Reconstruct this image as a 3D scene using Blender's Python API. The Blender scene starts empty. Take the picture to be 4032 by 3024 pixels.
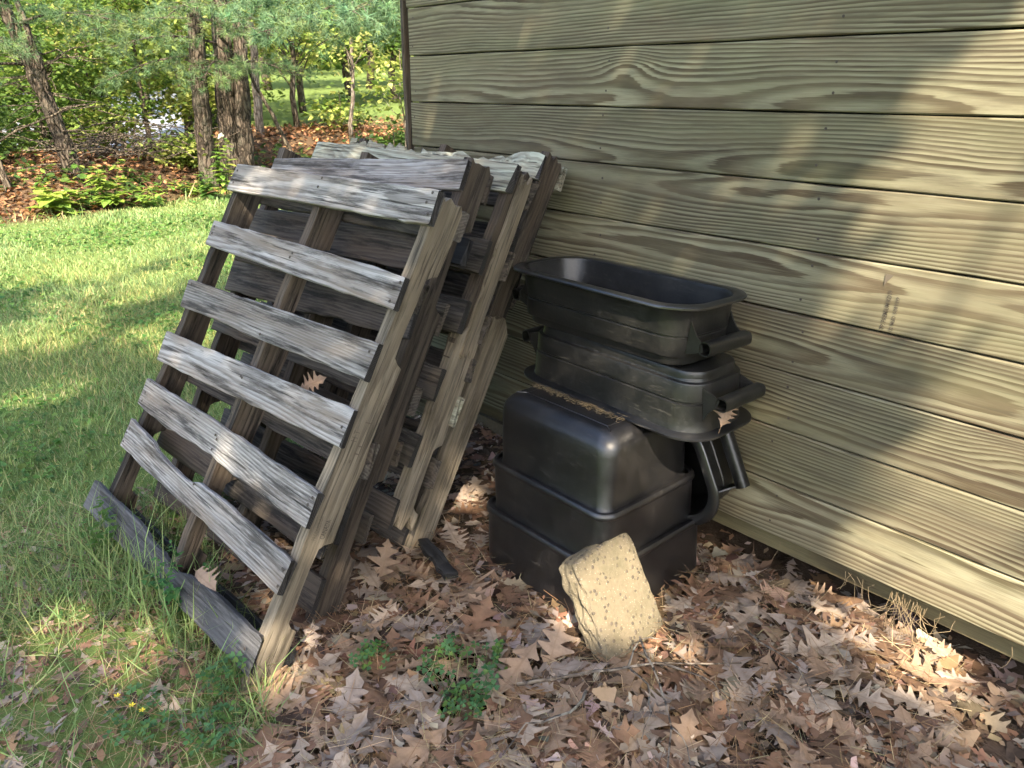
import bpy, math, random
import numpy as np
from mathutils import Vector, Matrix, Quaternion

rng = np.random.default_rng(7)
random.seed(7)
scene = bpy.context.scene
col = scene.collection
R_ = math.radians

# ------------------------------------------------------------------ camera
cam_d = bpy.data.cameras.new('camera')
cam = bpy.data.objects.new('camera', cam_d)
col.objects.link(cam)
PITCH, HEAD = R_(21.2), R_(41.7)
F2 = np.array([-0.7466, 0.6652])          # horizontal heading of the view
R2 = np.array([0.6652, 0.7466])           # to the right of it
fwd = Vector((F2[0] * math.cos(PITCH), F2[1] * math.cos(PITCH), -math.sin(PITCH)))
cam.location = (0, 0, 1.5)
cam.rotation_euler = fwd.to_track_quat('-Z', 'Y').to_euler()
cam_d.sensor_width = 36.0
cam_d.lens = 27.03
cam_d.clip_start = 0.05
cam_d.clip_end = 600
cam_d.dof.use_dof = True
cam_d.dof.focus_distance = 2.5
cam_d.dof.aperture_fstop = 11.0
scene.camera = cam

# ------------------------------------------------------------------ light
SUN = Vector((0.56, -0.44, 0.70)).normalized()      # towards the sun
world = bpy.data.worlds.new('World')
scene.world = world
world.use_nodes = True
wn = world.node_tree
bg = wn.nodes['Background']
sky = wn.nodes.new('ShaderNodeTexSky')
sky.sky_type = 'NISHITA'
sky.sun_disc = False
sky.sun_elevation = math.asin(SUN.z)
sky.sun_rotation = math.atan2(SUN.x, SUN.y)
sky.air_density = 1.0
sky.dust_density = 3.0
wn.links.new(sky.outputs['Color'], bg.inputs['Color'])
bg.inputs['Strength'].default_value = 0.15

sun_d = bpy.data.lights.new('sun', 'SUN')
sun_d.energy = 4.6
sun_d.angle = R_(0.53)
sun_d.color = (1.0, 0.86, 0.66)
sun = bpy.data.objects.new('sun', sun_d)
sun.rotation_euler = SUN.to_track_quat('Z', 'Y').to_euler()
sun.location = (6, -5, 9)
col.objects.link(sun)

vs = scene.view_settings
scene.display_settings.display_device = 'sRGB'
vs.view_transform = 'Standard'
vs.look = 'None'
vs.gamma = 1.0
vs.use_curve_mapping = False
vs.exposure = 2.05
scene.cycles.max_bounces = 5
scene.cycles.diffuse_bounces = 3
scene.cycles.glossy_bounces = 2
scene.cycles.transmission_bounces = 3
scene.cycles.use_adaptive_sampling = True
scene.cycles.adaptive_threshold = 0.03
scene.cycles.caustics_reflective = False
scene.cycles.transparent_max_bounces = 8
scene.cycles.use_denoising = True

# ------------------------------------------------------------------ helpers
def tag(o, label=None, cat=None, group=None, kind=None):
    if label: o['label'] = label
    if cat: o['category'] = cat
    if group: o['group'] = group
    if kind: o['kind'] = kind
    return o

def link(o, parent=None, mw=None):
    col.objects.link(o)
    if parent is not None:
        o.parent = parent
    if mw is not None:
        o.matrix_local = mw
    return o

def empty(name, loc=(0, 0, 0), mat=None):
    o = bpy.data.objects.new(name, None)
    o.empty_display_size = 0.1
    col.objects.link(o)
    if mat is not None:
        o.matrix_world = mat
    else:
        o.location = loc
    return o

def mesh(name, v, f, mat=None, tint=None, smooth=False):
    """mesh from arrays; f may be an (n,3)/(n,4) array or a list of lists"""
    me = bpy.data.meshes.new(name)
    if isinstance(f, np.ndarray):
        v = np.asarray(v, dtype=np.float32)
        n, k = f.shape
        me.vertices.add(len(v))
        me.vertices.foreach_set('co', v.ravel())
        me.loops.add(n * k)
        me.loops.foreach_set('vertex_index', f.astype(np.int32).ravel())
        me.polygons.add(n)
        me.polygons.foreach_set('loop_start', np.arange(0, n * k, k, dtype=np.int32))
        me.update(calc_edges=True)
    else:
        me.from_pydata([tuple(map(float, q)) for q in v], [], [list(map(int, q)) for q in f])
        me.update()
    if smooth:
        me.polygons.foreach_set('use_smooth', np.ones(len(me.polygons), dtype=bool))
    if tint is not None:
        a = me.color_attributes.new('tint', 'FLOAT_COLOR', 'POINT')
        t = np.ones((len(v), 4), dtype=np.float32)
        t[:, :3] = tint
        a.data.foreach_set('color', t.ravel())
    if mat is not None:
        me.materials.append(mat)
    return me

def obj(name, me, parent=None, mw=None):
    o = bpy.data.objects.new(name, me)
    return link(o, parent, mw)

class MB:
    """collects pieces of one mesh"""
    def __init__(s):
        s.v, s.f, s.n = [], [], 0
    def add(s, v, f):
        s.v += [tuple(map(float, q)) for q in v]
        s.f += [[int(i) + s.n for i in q] for q in f]
        s.n = len(s.v)
    def tube(s, pts, rad, sides=8, cap=True, wob=0.0, seed=0):
        pts = [np.array(p, float) for p in pts]
        if np.isscalar(rad): rad = [rad] * len(pts)
        r0 = np.random.default_rng(seed)
        v, f = [], []
        up = np.array([0.31, 0.17, 0.93])
        for i, p in enumerate(pts):
            d = pts[min(i + 1, len(pts) - 1)] - pts[max(i - 1, 0)]
            d /= np.linalg.norm(d) + 1e-9
            a = np.cross(d, up)
            if np.linalg.norm(a) < 1e-3: a = np.cross(d, np.array([1, 0, 0.]))
            a /= np.linalg.norm(a)
            b = np.cross(d, a)
            for k in range(sides):
                t = 2 * math.pi * k / sides
                rr = rad[i] * (1 + wob * r0.normal())
                v.append(p + rr * (math.cos(t) * a + math.sin(t) * b))
        for i in range(len(pts) - 1):
            for k in range(sides):
                k2 = (k + 1) % sides
                f.append([i * sides + k, i * sides + k2, (i + 1) * sides + k2, (i + 1) * sides + k])
        if cap:
            f.append(list(range(sides))[::-1])
            f.append([(len(pts) - 1) * sides + k for k in range(sides)])
        s.add(v, f)
    def box(s, lo, hi):
        x0, y0, z0 = lo; x1, y1, z1 = hi
        s.add([(x0, y0, z0), (x1, y0, z0), (x1, y1, z0), (x0, y1, z0), (x0, y0, z1), (x1, y0, z1), (x1, y1, z1), (x0, y1, z1)],
              [[3, 2, 1, 0], [4, 5, 6, 7], [0, 1, 5, 4], [1, 2, 6, 5], [2, 3, 7, 6], [3, 0, 4, 7]])
    def mesh(s, name, mat=None, smooth=False):
        return mesh(name, s.v, s.f, mat, smooth=smooth)

def ss(a, b, x):
    t = np.clip((x - a) / (b - a), 0, 1)
    return t * t * (3 - 2 * t)

def wav(x, y, s, seed=0):
    """smooth cheap noise, about -1..1"""
    r = np.random.default_rng(seed)
    o = 0
    for i in range(5):
        a = r.uniform(0, 2 * math.pi); k = s * r.uniform(0.6, 1.7); p = r.uniform(0, 6.28)
        o = o + np.sin((x * math.cos(a) + y * math.sin(a)) * k + p)
    return o / 2.6

# ------------------------------------------------------------------ node helper
class NT:
    def __init__(s, name):
        s.mat = bpy.data.materials.new(name)
        s.mat.use_nodes = True
        s.t = s.mat.node_tree
        s.t.nodes.clear()
        s.out = s.t.nodes.new('ShaderNodeOutputMaterial')
    def put(s, sock, val):
        if isinstance(val, bpy.types.NodeSocket):
            s.t.links.new(val, sock)
        elif val is not None:
            if hasattr(sock.default_value, '__len__') and not hasattr(val, '__len__'):
                val = [val] * len(sock.default_value)
            if hasattr(val, '__len__') and len(sock.default_value) == 4 and len(val) == 3:
                val = (*val, 1)
            sock.default_value = val
    def n(s, typ, ins=None, out=0, **props):
        nd = s.t.nodes.new('ShaderNode' + typ)
        for k, v in props.items(): setattr(nd, k, v)
        for k, v in (ins or {}).items(): s.put(nd.inputs[k], v)
        return nd.outputs[out] if out is not None else nd
    def m(s, op, a, b=0.0, c=None):
        nd = s.t.nodes.new('ShaderNodeMath'); nd.operation = op
        s.put(nd.inputs[0], a); s.put(nd.inputs[1], b)
        if c is not None: s.put(nd.inputs[2], c)
        return nd.outputs[0]
    def vm(s, op, a, b=(0, 0, 0)):
        nd = s.t.nodes.new('ShaderNodeVectorMath'); nd.operation = op
        s.put(nd.inputs[0], a)
        if op == 'SCALE': s.put(nd.inputs['Scale'], b)
        else: s.put(nd.inputs[1], b)
        return nd.outputs[1] if op in ('LENGTH', 'DISTANCE', 'DOT_PRODUCT') else nd.outputs[0]
    def mix(s, fac, a, b, blend='MIX'):
        nd = s.t.nodes.new('ShaderNodeMix'); nd.data_type = 'RGBA'; nd.blend_type = blend
        s.put(nd.inputs[0], fac); s.put(nd.inputs[6], a); s.put(nd.inputs[7], b)
        return nd.outputs[2]
    def ramp(s, fac, stops, interp='LINEAR'):
        nd = s.t.nodes.new('ShaderNodeValToRGB'); cr = nd.color_ramp; cr.interpolation = interp
        while len(cr.elements) > 1: cr.elements.remove(cr.elements[-1])
        for i, (p, c) in enumerate(stops):
            e = cr.elements[0] if i == 0 else cr.elements.new(p)
            e.position = p
            if not hasattr(c, '__len__'): c = (c, c, c)
            e.color = (*c[:3], 1)
        s.put(nd.inputs[0], fac)
        return nd.outputs[0]
    def noise(s, vec, scale, detail=3, rough=0.55, dist=0.0, out=0):
        return s.n('TexNoise', {'Vector': vec, 'Scale': scale, 'Detail': detail, 'Roughness': rough, 'Distortion': dist}, out=out)
    def bump(s, h, strength=0.3, dist=0.01, normal=None):
        ins = {'Height': h, 'Strength': strength, 'Distance': dist}
        if normal is not None: ins['Normal'] = normal
        return s.n('Bump', ins)
    def bsdf(s, color, rough=0.8, normal=None, spec=0.3, **kw):
        nd = s.t.nodes.new('ShaderNodeBsdfPrincipled')
        s.put(nd.inputs['Base Color'], color); s.put(nd.inputs['Roughness'], rough)
        s.put(nd.inputs['Specular IOR Level'], spec)
        if normal is not None: s.put(nd.inputs['Normal'], normal)
        for k, v in kw.items(): s.put(nd.inputs[k], v)
        return nd.outputs[0]
    def done(s, shader):
        s.t.links.new(shader, s.out.inputs[0])
        return s.mat
    def sep(s, vec):
        nd = s.t.nodes.new('ShaderNodeSeparateXYZ'); s.put(nd.inputs[0], vec); return nd.outputs
    def comb(s, x, y, z):
        nd = s.t.nodes.new('ShaderNodeCombineXYZ')
        for i, q in enumerate((x, y, z)): s.put(nd.inputs[i], q)
        return nd.outputs[0]

# ------------------------------------------------------------------ materials
def wood_material(name, pale, dark, ring=95.0, pith=0.05, contrast=1.0, knots=1.0, stain=None, stain_amt=0.5,
                  dirt=(0.02, 0.018, 0.015), dirt_amt=0.3, hue=None, rough=0.75, bump=0.25, check=0.0, fibre=0.25, warp=1.0,
                  hardness=0.5, moss=None, moss_amt=0.0):
    """plank grain: growth rings cut lengthwise. Local x runs along the board, y across it, z through it."""
    t = NT(name)
    co = t.n('TexCoord', out=3)
    rnd = t.n('ObjectInfo', out=5)
    r2 = t.m('FRACT', t.m('MULTIPLY', rnd, 17.31))
    r3 = t.m('FRACT', t.m('MULTIPLY', rnd, 91.73))
    off = t.comb(t.m('MULTIPLY', rnd, 61.0), t.m('MULTIPLY', r2, 43.0), t.m('MULTIPLY', r3, 29.0))
    xyz = t.sep(co)
    # slow wander of the grain along the board
    lo = t.vm('ADD', t.vm('MULTIPLY', co, (0.75, 2.0, 2.0)), off)
    n1 = t.noise(lo, 1.3, 1, 0.5, 0.0, out=1)
    w1 = t.vm('SUBTRACT', n1, (0.5, 0.5, 0.5))
    ws = t.sep(w1)
    fine = t.noise(t.vm('ADD', t.vm('MULTIPLY', co, (3.0, 22.0, 22.0)), off), 1.0, 2, 0.5)
    # knots swell the rings
    kv = t.vm('ADD', t.vm('MULTIPLY', t.comb(xyz[0], xyz[1], 0.0), (1.15, 3.1, 1.0)), off)
    vor = t.n('TexVoronoi', {'Vector': kv, 'Scale': 1.0, 'Randomness': 1.0}, out=0, voronoi_dimensions='2D')
    vorn = t.n('TexVoronoi', {'Vector': kv, 'Scale': 1.0, 'Randomness': 1.0}, out=1, voronoi_dimensions='2D')
    vs_ = t.sep(vorn)
    has = t.ramp(vs_[0], [(1 - 0.32 * knots, 0.0), (1.02 - 0.32 * knots, 1.0)])           # only some cells hold a knot
    amp = t.m('MULTIPLY', has, t.m('ADD', 0.25, vs_[1]))
    g = t.m('MULTIPLY', amp, t.m('POWER', 2.718, t.m('MULTIPLY', t.m('MULTIPLY', vor, vor), -60.0)))
    yy = t.m('ADD', t.m('ADD', xyz[1], t.m('MULTIPLY', t.m('SUBTRACT', r2, 0.5), 0.22)), t.m('MULTIPLY', ws[0], 0.060 * warp))
    zz = t.m('ADD', t.m('ADD', xyz[2], pith), t.m('ADD', t.m('MULTIPLY', ws[1], 0.065 * warp), t.m('MULTIPLY', r3, 0.07)))
    rr = t.m('SQRT', t.m('ADD', t.m('MULTIPLY', yy, yy), t.m('MULTIPLY', zz, zz)))
    rr = t.m('ADD', rr, t.m('MULTIPLY', g, -0.05 * knots))
    rr = t.m('ADD', rr, t.m('MULTIPLY', fine, 0.010))
    jit = t.noise(t.vm('ADD', t.vm('MULTIPLY', co, (7.0, 190.0, 190.0)), off), 1.0, 2, 0.6)
    ph = t.m('ADD', t.m('MULTIPLY', rr, ring), t.m('MULTIPLY', t.m('SUBTRACT', jit, 0.5), 0.38))
    saw = t.m('FRACT', ph)
    late = t.ramp(saw, [(0.0, 0.10), (0.10, 0.0), (0.25 + 0.1 * hardness, 0.06), (0.52, 0.62), (0.74, 1.0), (0.92, 1.0), (1.0, 0.10)])
    vary = t.noise(t.vm('ADD', t.vm('MULTIPLY', co, (1.5, 9, 9)), off), 1.0, 3, 0.6)
    late = t.m('MULTIPLY', late, t.m('MULTIPLY', contrast, t.ramp(vary, [(0.3, 0.6), (0.6, 1.0)])))
    fb0 = t.noise(t.vm('ADD', t.vm('MULTIPLY', co, (5.0, 330.0, 330.0)), off), 1.0, 2, 0.6)
    late = t.m('MINIMUM', t.m('MULTIPLY', late, t.ramp(fb0, [(0.30, 0.72), (0.55, 1.0)])), 1.0)
    tone = t.noise(t.vm('ADD', t.vm('MULTIPLY', co, (0.9, 4.0, 4.0)), t.vm('SCALE', off, 3.1)), 1.0, 3, 0.6)
    pale2 = t.mix(t.ramp(tone, [(0.35, 0.0), (0.65, 1.0)]), pale, tuple(q * 0.72 for q in pale))
    colr = t.mix(late, pale2, dark)
    # fibres
    fb = t.noise(t.vm('ADD', t.vm('MULTIPLY', co, (9.0, 420.0, 420.0)), off), 1.0, 2, 0.6)
    colr = t.mix(fibre, colr, t.ramp(fb, [(0.3, 0.25), (0.7, 0.85)]), 'OVERLAY')
    # knot heart
    heart = t.m('MULTIPLY', has, t.ramp(vor, [(0.022, 1.0), (0.05, 0.0)]))
    colr = t.mix(t.m('MULTIPLY', heart, 0.65 * min(knots, 1.0)), colr, (dark[0] * 0.6, dark[1] * 0.5, dark[2] * 0.45))
    # broad stains
    if stain is not None:
        sn = t.noise(t.vm('ADD', t.vm('MULTIPLY', co, (1.8, 11.0, 11.0)), t.vm('SCALE', off, 1.7)), 1.0, 5, 0.65)
        colr = t.mix(t.m('MULTIPLY', t.ramp(sn, [(0.42, 0.0), (0.66, 1.0)]), stain_amt), colr, stain)
    if moss is not None:
        sn = t.noise(t.vm('ADD', t.vm('MULTIPLY', co, (1.2, 6.0, 6.0)), t.vm('SCALE', off, 2.9)), 1.0, 5, 0.65)
        colr = t.mix(t.m('MULTIPLY', t.ramp(sn, [(0.42, 0.0), (0.7, 1.0)]), moss_amt), colr, moss)
    dn = t.noise(t.vm('ADD', t.vm('MULTIPLY', co, (2.4, 26.0, 26.0)), t.vm('SCALE', off, 2.3)), 1.0, 6, 0.72)
    colr = t.mix(t.m('MULTIPLY', t.ramp(dn, [(0.50, 0.0), (0.62, 1.0)]), dirt_amt), colr, dirt)
    # each board its own lightness
    colr = t.mix(1.0, colr, t.ramp(r3, [(0, 0.80), (1, 1.12)]), 'MULTIPLY')
    h = t.m('ADD', t.m('MULTIPLY', late, 0.6), t.m('MULTIPLY', fb, 0.5))
    if check > 0:
        ck = t.noise(t.vm('ADD', t.vm('MULTIPLY', co, (4.0, 130.0, 130.0)), off), 1.0, 2, 0.5)
        cm = t.ramp(ck, [(0.33, 1.0), (0.385, 0.0)])
        colr = t.mix(t.m('MULTIPLY', cm, check), colr, (0.015, 0.012, 0.01))
        h = t.m('SUBTRACT', h, t.m('MULTIPLY', cm, 2.0))
    nor = t.bump(h, bump, 0.004)
    return t.done(t.bsdf(colr, rough, nor, 0.25))

M = {}
M['siding'] = wood_material('treated_pine', (0.275, 0.255, 0.168), (0.060, 0.043, 0.025), ring=112, pith=0.04, contrast=1.25, knots=0.55,
                            stain=(0.15, 0.12, 0.075), stain_amt=0.65, dirt=(0.075, 0.062, 0.042), dirt_amt=0.4, rough=0.75, bump=0.07, fibre=0.26,
                            moss=(0.15, 0.155, 0.08), moss_amt=0.4)
M['beam'] = wood_material('treated_beam', (0.22, 0.19, 0.10), (0.10, 0.075, 0.04), ring=70, stain=(0.06, 0.05, 0.03), stain_amt=0.6)
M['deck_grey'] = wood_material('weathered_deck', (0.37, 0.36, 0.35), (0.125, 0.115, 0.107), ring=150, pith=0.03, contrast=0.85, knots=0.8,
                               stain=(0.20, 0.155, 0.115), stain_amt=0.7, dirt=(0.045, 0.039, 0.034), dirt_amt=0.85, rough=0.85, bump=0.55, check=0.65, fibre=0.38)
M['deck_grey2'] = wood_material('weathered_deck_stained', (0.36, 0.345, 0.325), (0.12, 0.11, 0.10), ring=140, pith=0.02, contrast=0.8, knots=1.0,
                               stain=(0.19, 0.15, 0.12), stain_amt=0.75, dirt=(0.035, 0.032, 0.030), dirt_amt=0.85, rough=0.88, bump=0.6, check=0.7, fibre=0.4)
M['deck_dark'] = wood_material('weathered_shade_dark', (0.10, 0.088, 0.076), (0.038, 0.032, 0.027), ring=120, pith=0.03, contrast=0.8, knots=0.8,  # weathered deck wood, colour lowered to paint in the shade inside the stack
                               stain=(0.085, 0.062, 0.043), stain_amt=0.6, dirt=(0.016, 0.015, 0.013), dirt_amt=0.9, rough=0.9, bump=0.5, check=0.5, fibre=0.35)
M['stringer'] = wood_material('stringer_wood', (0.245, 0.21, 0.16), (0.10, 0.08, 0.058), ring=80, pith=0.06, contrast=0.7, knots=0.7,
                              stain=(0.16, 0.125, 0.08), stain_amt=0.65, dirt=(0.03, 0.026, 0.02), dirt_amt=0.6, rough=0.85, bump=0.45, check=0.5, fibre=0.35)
M['stringer_dark'] = wood_material('stringer_shade_dark', (0.115, 0.094, 0.074), (0.04, 0.033, 0.026), ring=80, pith=0.06, contrast=0.7, knots=0.5,  # dark brown wood, darkened further as painted shade for the pallet gaps
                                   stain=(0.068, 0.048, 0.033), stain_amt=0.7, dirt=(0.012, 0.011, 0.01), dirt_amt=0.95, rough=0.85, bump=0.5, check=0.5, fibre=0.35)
M['rot'] = wood_material('rotten_board', (0.40, 0.42, 0.34), (0.15, 0.14, 0.11), ring=120, contrast=0.7, knots=0.6,
                         stain=(0.22, 0.17, 0.11), stain_amt=0.6, dirt=(0.03, 0.025, 0.02), dirt_amt=0.7, rough=0.9, bump=0.8, check=0.8, fibre=0.4)
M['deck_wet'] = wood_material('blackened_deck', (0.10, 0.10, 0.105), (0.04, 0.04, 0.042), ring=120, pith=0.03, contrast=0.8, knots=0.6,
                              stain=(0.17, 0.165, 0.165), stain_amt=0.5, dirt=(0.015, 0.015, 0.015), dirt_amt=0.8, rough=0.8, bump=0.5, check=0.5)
M['end_grain'] = wood_material('end_grain', (0.045, 0.042, 0.04), (0.018, 0.016, 0.015), ring=200, dirt_amt=0.6, rough=0.9, bump=0.5)
M['charred'] = wood_material('black_wood', (0.03, 0.03, 0.032), (0.012, 0.012, 0.012), ring=80, dirt_amt=0.3, rough=0.6, bump=0.5)

def plain(name, c, rough=0.6, metal=0.0, spec=0.4):
    t = NT(name)
    return t.done(t.bsdf(c, rough, None, spec, Metallic=metal))
M['nail'] = plain('old_nail', (0.07, 0.055, 0.045), 0.6, 0.4)
M['ink'] = plain('stamp_ink', (0.055, 0.045, 0.035), 0.9)
M['ink_soft'] = plain('faded_stamp_ink', (0.11, 0.09, 0.065), 0.9)

def plastic(name, base, rough, dust, dust_amt, grain, streak=False, spec=0.6):
    t = NT(name)
    co = t.n('TexCoord', out=3)
    ge = t.n('NewGeometry', out=1)
    nz = t.sep(ge)[2]
    d1 = t.noise(co, 9, 6, 0.7)
    d2 = t.noise(t.vm('MULTIPLY', co, (60, 60, 9 if streak else 60)), 1.0, 4, 0.7)
    scr = t.noise(t.vm('MULTIPLY', co, (16, 160, 120)), 1.0, 2, 0.5, 1.5)
    f = t.m('MULTIPLY', t.ramp(d1, [(0.38, 0.0), (0.72, 1.0)]), t.ramp(d2, [(0.35, 0.15), (0.7, 1.0)]))
    f = t.m('ADD', t.m('MULTIPLY', f, dust_amt), t.m('MULTIPLY', t.ramp(scr, [(0.62, 0.0), (0.70, 1.0)]), 0.16))
    c = t.mix(f, base, dust)
    rg = t.m('ADD', rough, t.m('MULTIPLY', f, 0.5))
    h = t.noise(co, grain, 2, 0.5)
    nor = t.bump(h, 0.3, 0.0015)
    return t.done(t.bsdf(c, rg, nor, spec))
M['bin'] = plastic('black_bin_plastic', (0.0045, 0.0045, 0.0055), 0.34, (0.13, 0.115, 0.10), 0.17, 520, True, 1.0)
M['tub'] = plastic('black_tub_plastic', (0.006, 0.0065, 0.007), 0.35, (0.14, 0.128, 0.112), 0.16, 90)

M['rim'] = plastic('black_rim_plastic', (0.008, 0.0085, 0.0095), 0.30, (0.06, 0.06, 0.06), 0.05, 12, False, 1.0)

def concrete():
    t = NT('weathered_concrete')
    co = t.n('TexCoord', out=3)
    n1 = t.noise(co, 10, 5, 0.65)
    n2 = t.noise(co, 70, 4, 0.7)
    c = t.mix(n2, (0.115, 0.096, 0.065), (0.20, 0.168, 0.115))
    v = t.n('TexVoronoi', {'Vector': t.vm('ADD', co, t.vm('SCALE', t.noise(co, 60, 2, out=1), 0.006)), 'Scale': 72, 'Randomness': 1.0}, out=None)
    cell = t.sep(v.outputs['Color'])
    spot = t.m('MULTIPLY', t.ramp(v.outputs['Distance'], [(0.30, 1.0), (0.42, 0.0)]), t.ramp(t.m('ADD', cell[0], t.m('MULTIPLY', n1, 0.5)), [(0.86, 0.0), (0.92, 1.0)]))
    v2 = t.n('TexVoronoi', {'Vector': co, 'Scale': 190, 'Randomness': 1.0}, out=None)
    spot2 = t.m('MULTIPLY', t.ramp(v2.outputs['Distance'], [(0.2, 1.0), (0.34, 0.0)]), t.ramp(t.sep(v2.outputs['Color'])[1], [(0.74, 0.0), (0.78, 1.0)]))
    c = t.mix(spot2, c, (0.30, 0.26, 0.19))
    c = t.mix(t.m('MULTIPLY', spot, 0.7), c, t.mix(cell[1], (0.045, 0.042, 0.04), (0.11, 0.09, 0.075)))
    lich = t.ramp(n1, [(0.50, 0.0), (0.68, 1.0)])
    c = t.mix(t.m('MULTIPLY', lich, 0.6), c, (0.10, 0.092, 0.058))
    h = t.m('ADD', t.m('MULTIPLY', n2, 0.6), t.m('MULTIPLY', spot, 0.5))
    return t.done(t.bsdf(c, 0.95, t.bump(h, 0.7, 0.006), 0.15))
M['concrete'] = concrete()

def leaf_mat(name, trans=0.35, rough=0.6, use_attr=True, colours=None, vein=False, spec=0.2):
    t = NT(name)
    co = t.n('TexCoord', out=3)
    if use_attr:
        c = t.n('VertexColor', layer_name='tint', out=0)
    else:
        rnd = t.n('ObjectInfo', out=5)
        c = t.ramp(rnd, colours)
        sp = t.noise(t.vm('ADD', co, t.comb(t.m('MULTIPLY', rnd, 50), 0, 0)), 35, 4, 0.65)
        c = t.mix(t.m('MULTIPLY', t.ramp(sp, [(0.45, 0.0), (0.75, 1.0)]), 0.5), c, (0.10, 0.065, 0.04))
        if vein:
            xyz = t.sep(co)
            ay = t.m('ABSOLUTE', xyz[1])
            mid = t.ramp(ay, [(0.0008, 1.0), (0.0022, 0.0)])
            side = t.m('FRACT', t.m('MULTIPLY', t.m('SUBTRACT', xyz[0], t.m('MULTIPLY', ay, 0.8)), 48.0))
            sv = t.m('MULTIPLY', t.ramp(side, [(0.0, 1.0), (0.05, 0.0), (0.95, 0.0), (1.0, 1.0)]), 0.45)
            c = t.mix(t.m('MULTIPLY', t.m('MAXIMUM', mid, sv), 0.4), c, (0.20, 0.13, 0.075))
    nn = t.noise(co, 60, 3, 0.6)
    c = t.mix(0.25, c, t.ramp(nn, [(0.3, 0.35), (0.7, 0.7)]), 'OVERLAY')
    b = t.bsdf(c, rough, t.bump(nn, 0.3, 0.003), spec)
    if trans <= 0: return t.done(b)
    tr = t.n('BsdfTranslucent', {'Color': t.mix(1.0, c, (1.0, 1.0, 0.75), 'MULTIPLY')})
    return t.done(t.n('MixShader', {0: trans, 1: b, 2: tr}))
M['green'] = leaf_mat('green_leaves', 0.5, 0.5)
M['grass'] = leaf_mat('grass_blades', 0.35, 0.55)
M['needle'] = leaf_mat('pine_needles', 0.25, 0.5)
M['litter'] = leaf_mat('dry_leaves', 0.15, 0.7)
M['oak_leaf'] = leaf_mat('dry_oak_leaf', 0.15, 0.62, False,
    [(0.0, (0.34, 0.205, 0.12)), (0.2, (0.43, 0.285, 0.18)), (0.4, (0.27, 0.15, 0.085)), (0.55, (0.47, 0.35, 0.25)), (0.7, (0.38, 0.22, 0.12)), (0.85, (0.33, 0.25, 0.19)), (1.0, (0.22, 0.125, 0.08))], True, 0.3)

def bark(name, c1, c2, lich=None):
    t = NT(name)
    co = t.n('TexCoord', out=3)
    w = t.vm('ADD', co, t.vm('SCALE', t.noise(co, 5, 3, out=1), 0.08))
    v = t.n('TexVoronoi', {'Vector': t.vm('MULTIPLY', w, (22, 22, 5)), 'Scale': 1.0}, out=0, feature='DISTANCE_TO_EDGE')
    n1 = t.noise(co, 14, 4, 0.65)
    crack = t.ramp(v, [(0.02, 0.0), (0.22, 1.0)])
    c = t.mix(crack, c1, t.mix(n1, c2, (c2[0] * 0.6, c2[1] * 0.6, c2[2] * 0.6)))
    if lich:
        c = t.mix(t.m('MULTIPLY', t.ramp(t.noise(co, 4, 5, 0.7), [(0.5, 0.0), (0.65, 1.0)]), 0.5), c, lich)
    h = t.m('ADD', crack, t.m('MULTIPLY', n1, 0.4))
    return t.done(t.bsdf(c, 0.95, t.bump(h, 0.8, 0.02), 0.1))
M['pine_bark'] = bark('pine_bark', (0.03, 0.024, 0.019), (0.14, 0.112, 0.088), (0.15, 0.14, 0.11))
M['bark'] = bark('tree_bark', (0.05, 0.04, 0.03), (0.20, 0.165, 0.125))
M['twig'] = bark('twig_bark', (0.10, 0.08, 0.065), (0.30, 0.25, 0.20), (0.38, 0.38, 0.33))
M['stem'] = plain('green_stem', (0.10, 0.15, 0.04), 0.6)
M['straw'] = plain('dry_straw', (0.20, 0.15, 0.085), 0.7)

def ground_mat():
    t = NT('ground_soil')
    co = t.n('TexCoord', out=3)
    z = t.sep(t.n('VertexColor', layer_name='tint', out=0))
    n1 = t.noise(co, 18, 6, 0.7)
    n2 = t.noise(co, 120, 4, 0.7)
    n3 = t.noise(co, 1.3, 4, 0.6)
    soil = t.mix(n1, (0.035, 0.026, 0.018), (0.13, 0.095, 0.065))
    soil = t.mix(t.ramp(n2, [(0.55, 0.0), (0.75, 0.7)]), soil, (0.22, 0.17, 0.12))
    lawn = t.mix(n3, (0.11, 0.17, 0.045), (0.17, 0.23, 0.065))
    lawn = t.mix(t.m('MULTIPLY', n2, 0.6), lawn, (0.045, 0.055, 0.02))
    bank = t.mix(n1, (0.035, 0.024, 0.016), (0.13, 0.085, 0.05))
    c = t.mix(z[0], soil, lawn)
    c = t.mix(z[2], c, bank)
    h = t.m('ADD', n1, t.m('MULTIPLY', n2, 0.3))
    return t.done(t.bsdf(c, 0.95, t.bump(h, 0.6, 0.02), 0.1))
M['ground'] = ground_mat()

def road_mat():
    t = NT('pale_asphalt')
    co = t.n('TexCoord', out=3)
    n1 = t.noise(co, 1.5, 4, 0.6); n2 = t.noise(co, 40, 3, 0.7)
    c = t.mix(n1, (0.20, 0.22, 0.27), (0.27, 0.29, 0.345))
    c = t.mix(t.m('MULTIPLY', n2, 0.3), c, (0.2, 0.21, 0.24))
    return t.done(t.bsdf(c, 0.55, t.bump(n2, 0.3, 0.01), 0.4))
M['road'] = road_mat()

# ------------------------------------------------------------------ terrain
def fr(f, r):
    """world xy from distance ahead and distance to the right of the view"""
    return np.array([f * F2[0] + r * R2[0], f * F2[1] + r * R2[1]])

def to_fr(x, y):
    return x * F2[0] + y * F2[1], x * R2[0] + y * R2[1]

def lawn_edge(r):
    return np.interp(r, [-30, -9, -5.75, -5.2, -4.4, -3.2, -1.0, 2, 30], [6.0, 6.8, 8.7, 9.7, 11.3, 12.3, 13.0, 13.5, 14])

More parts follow.
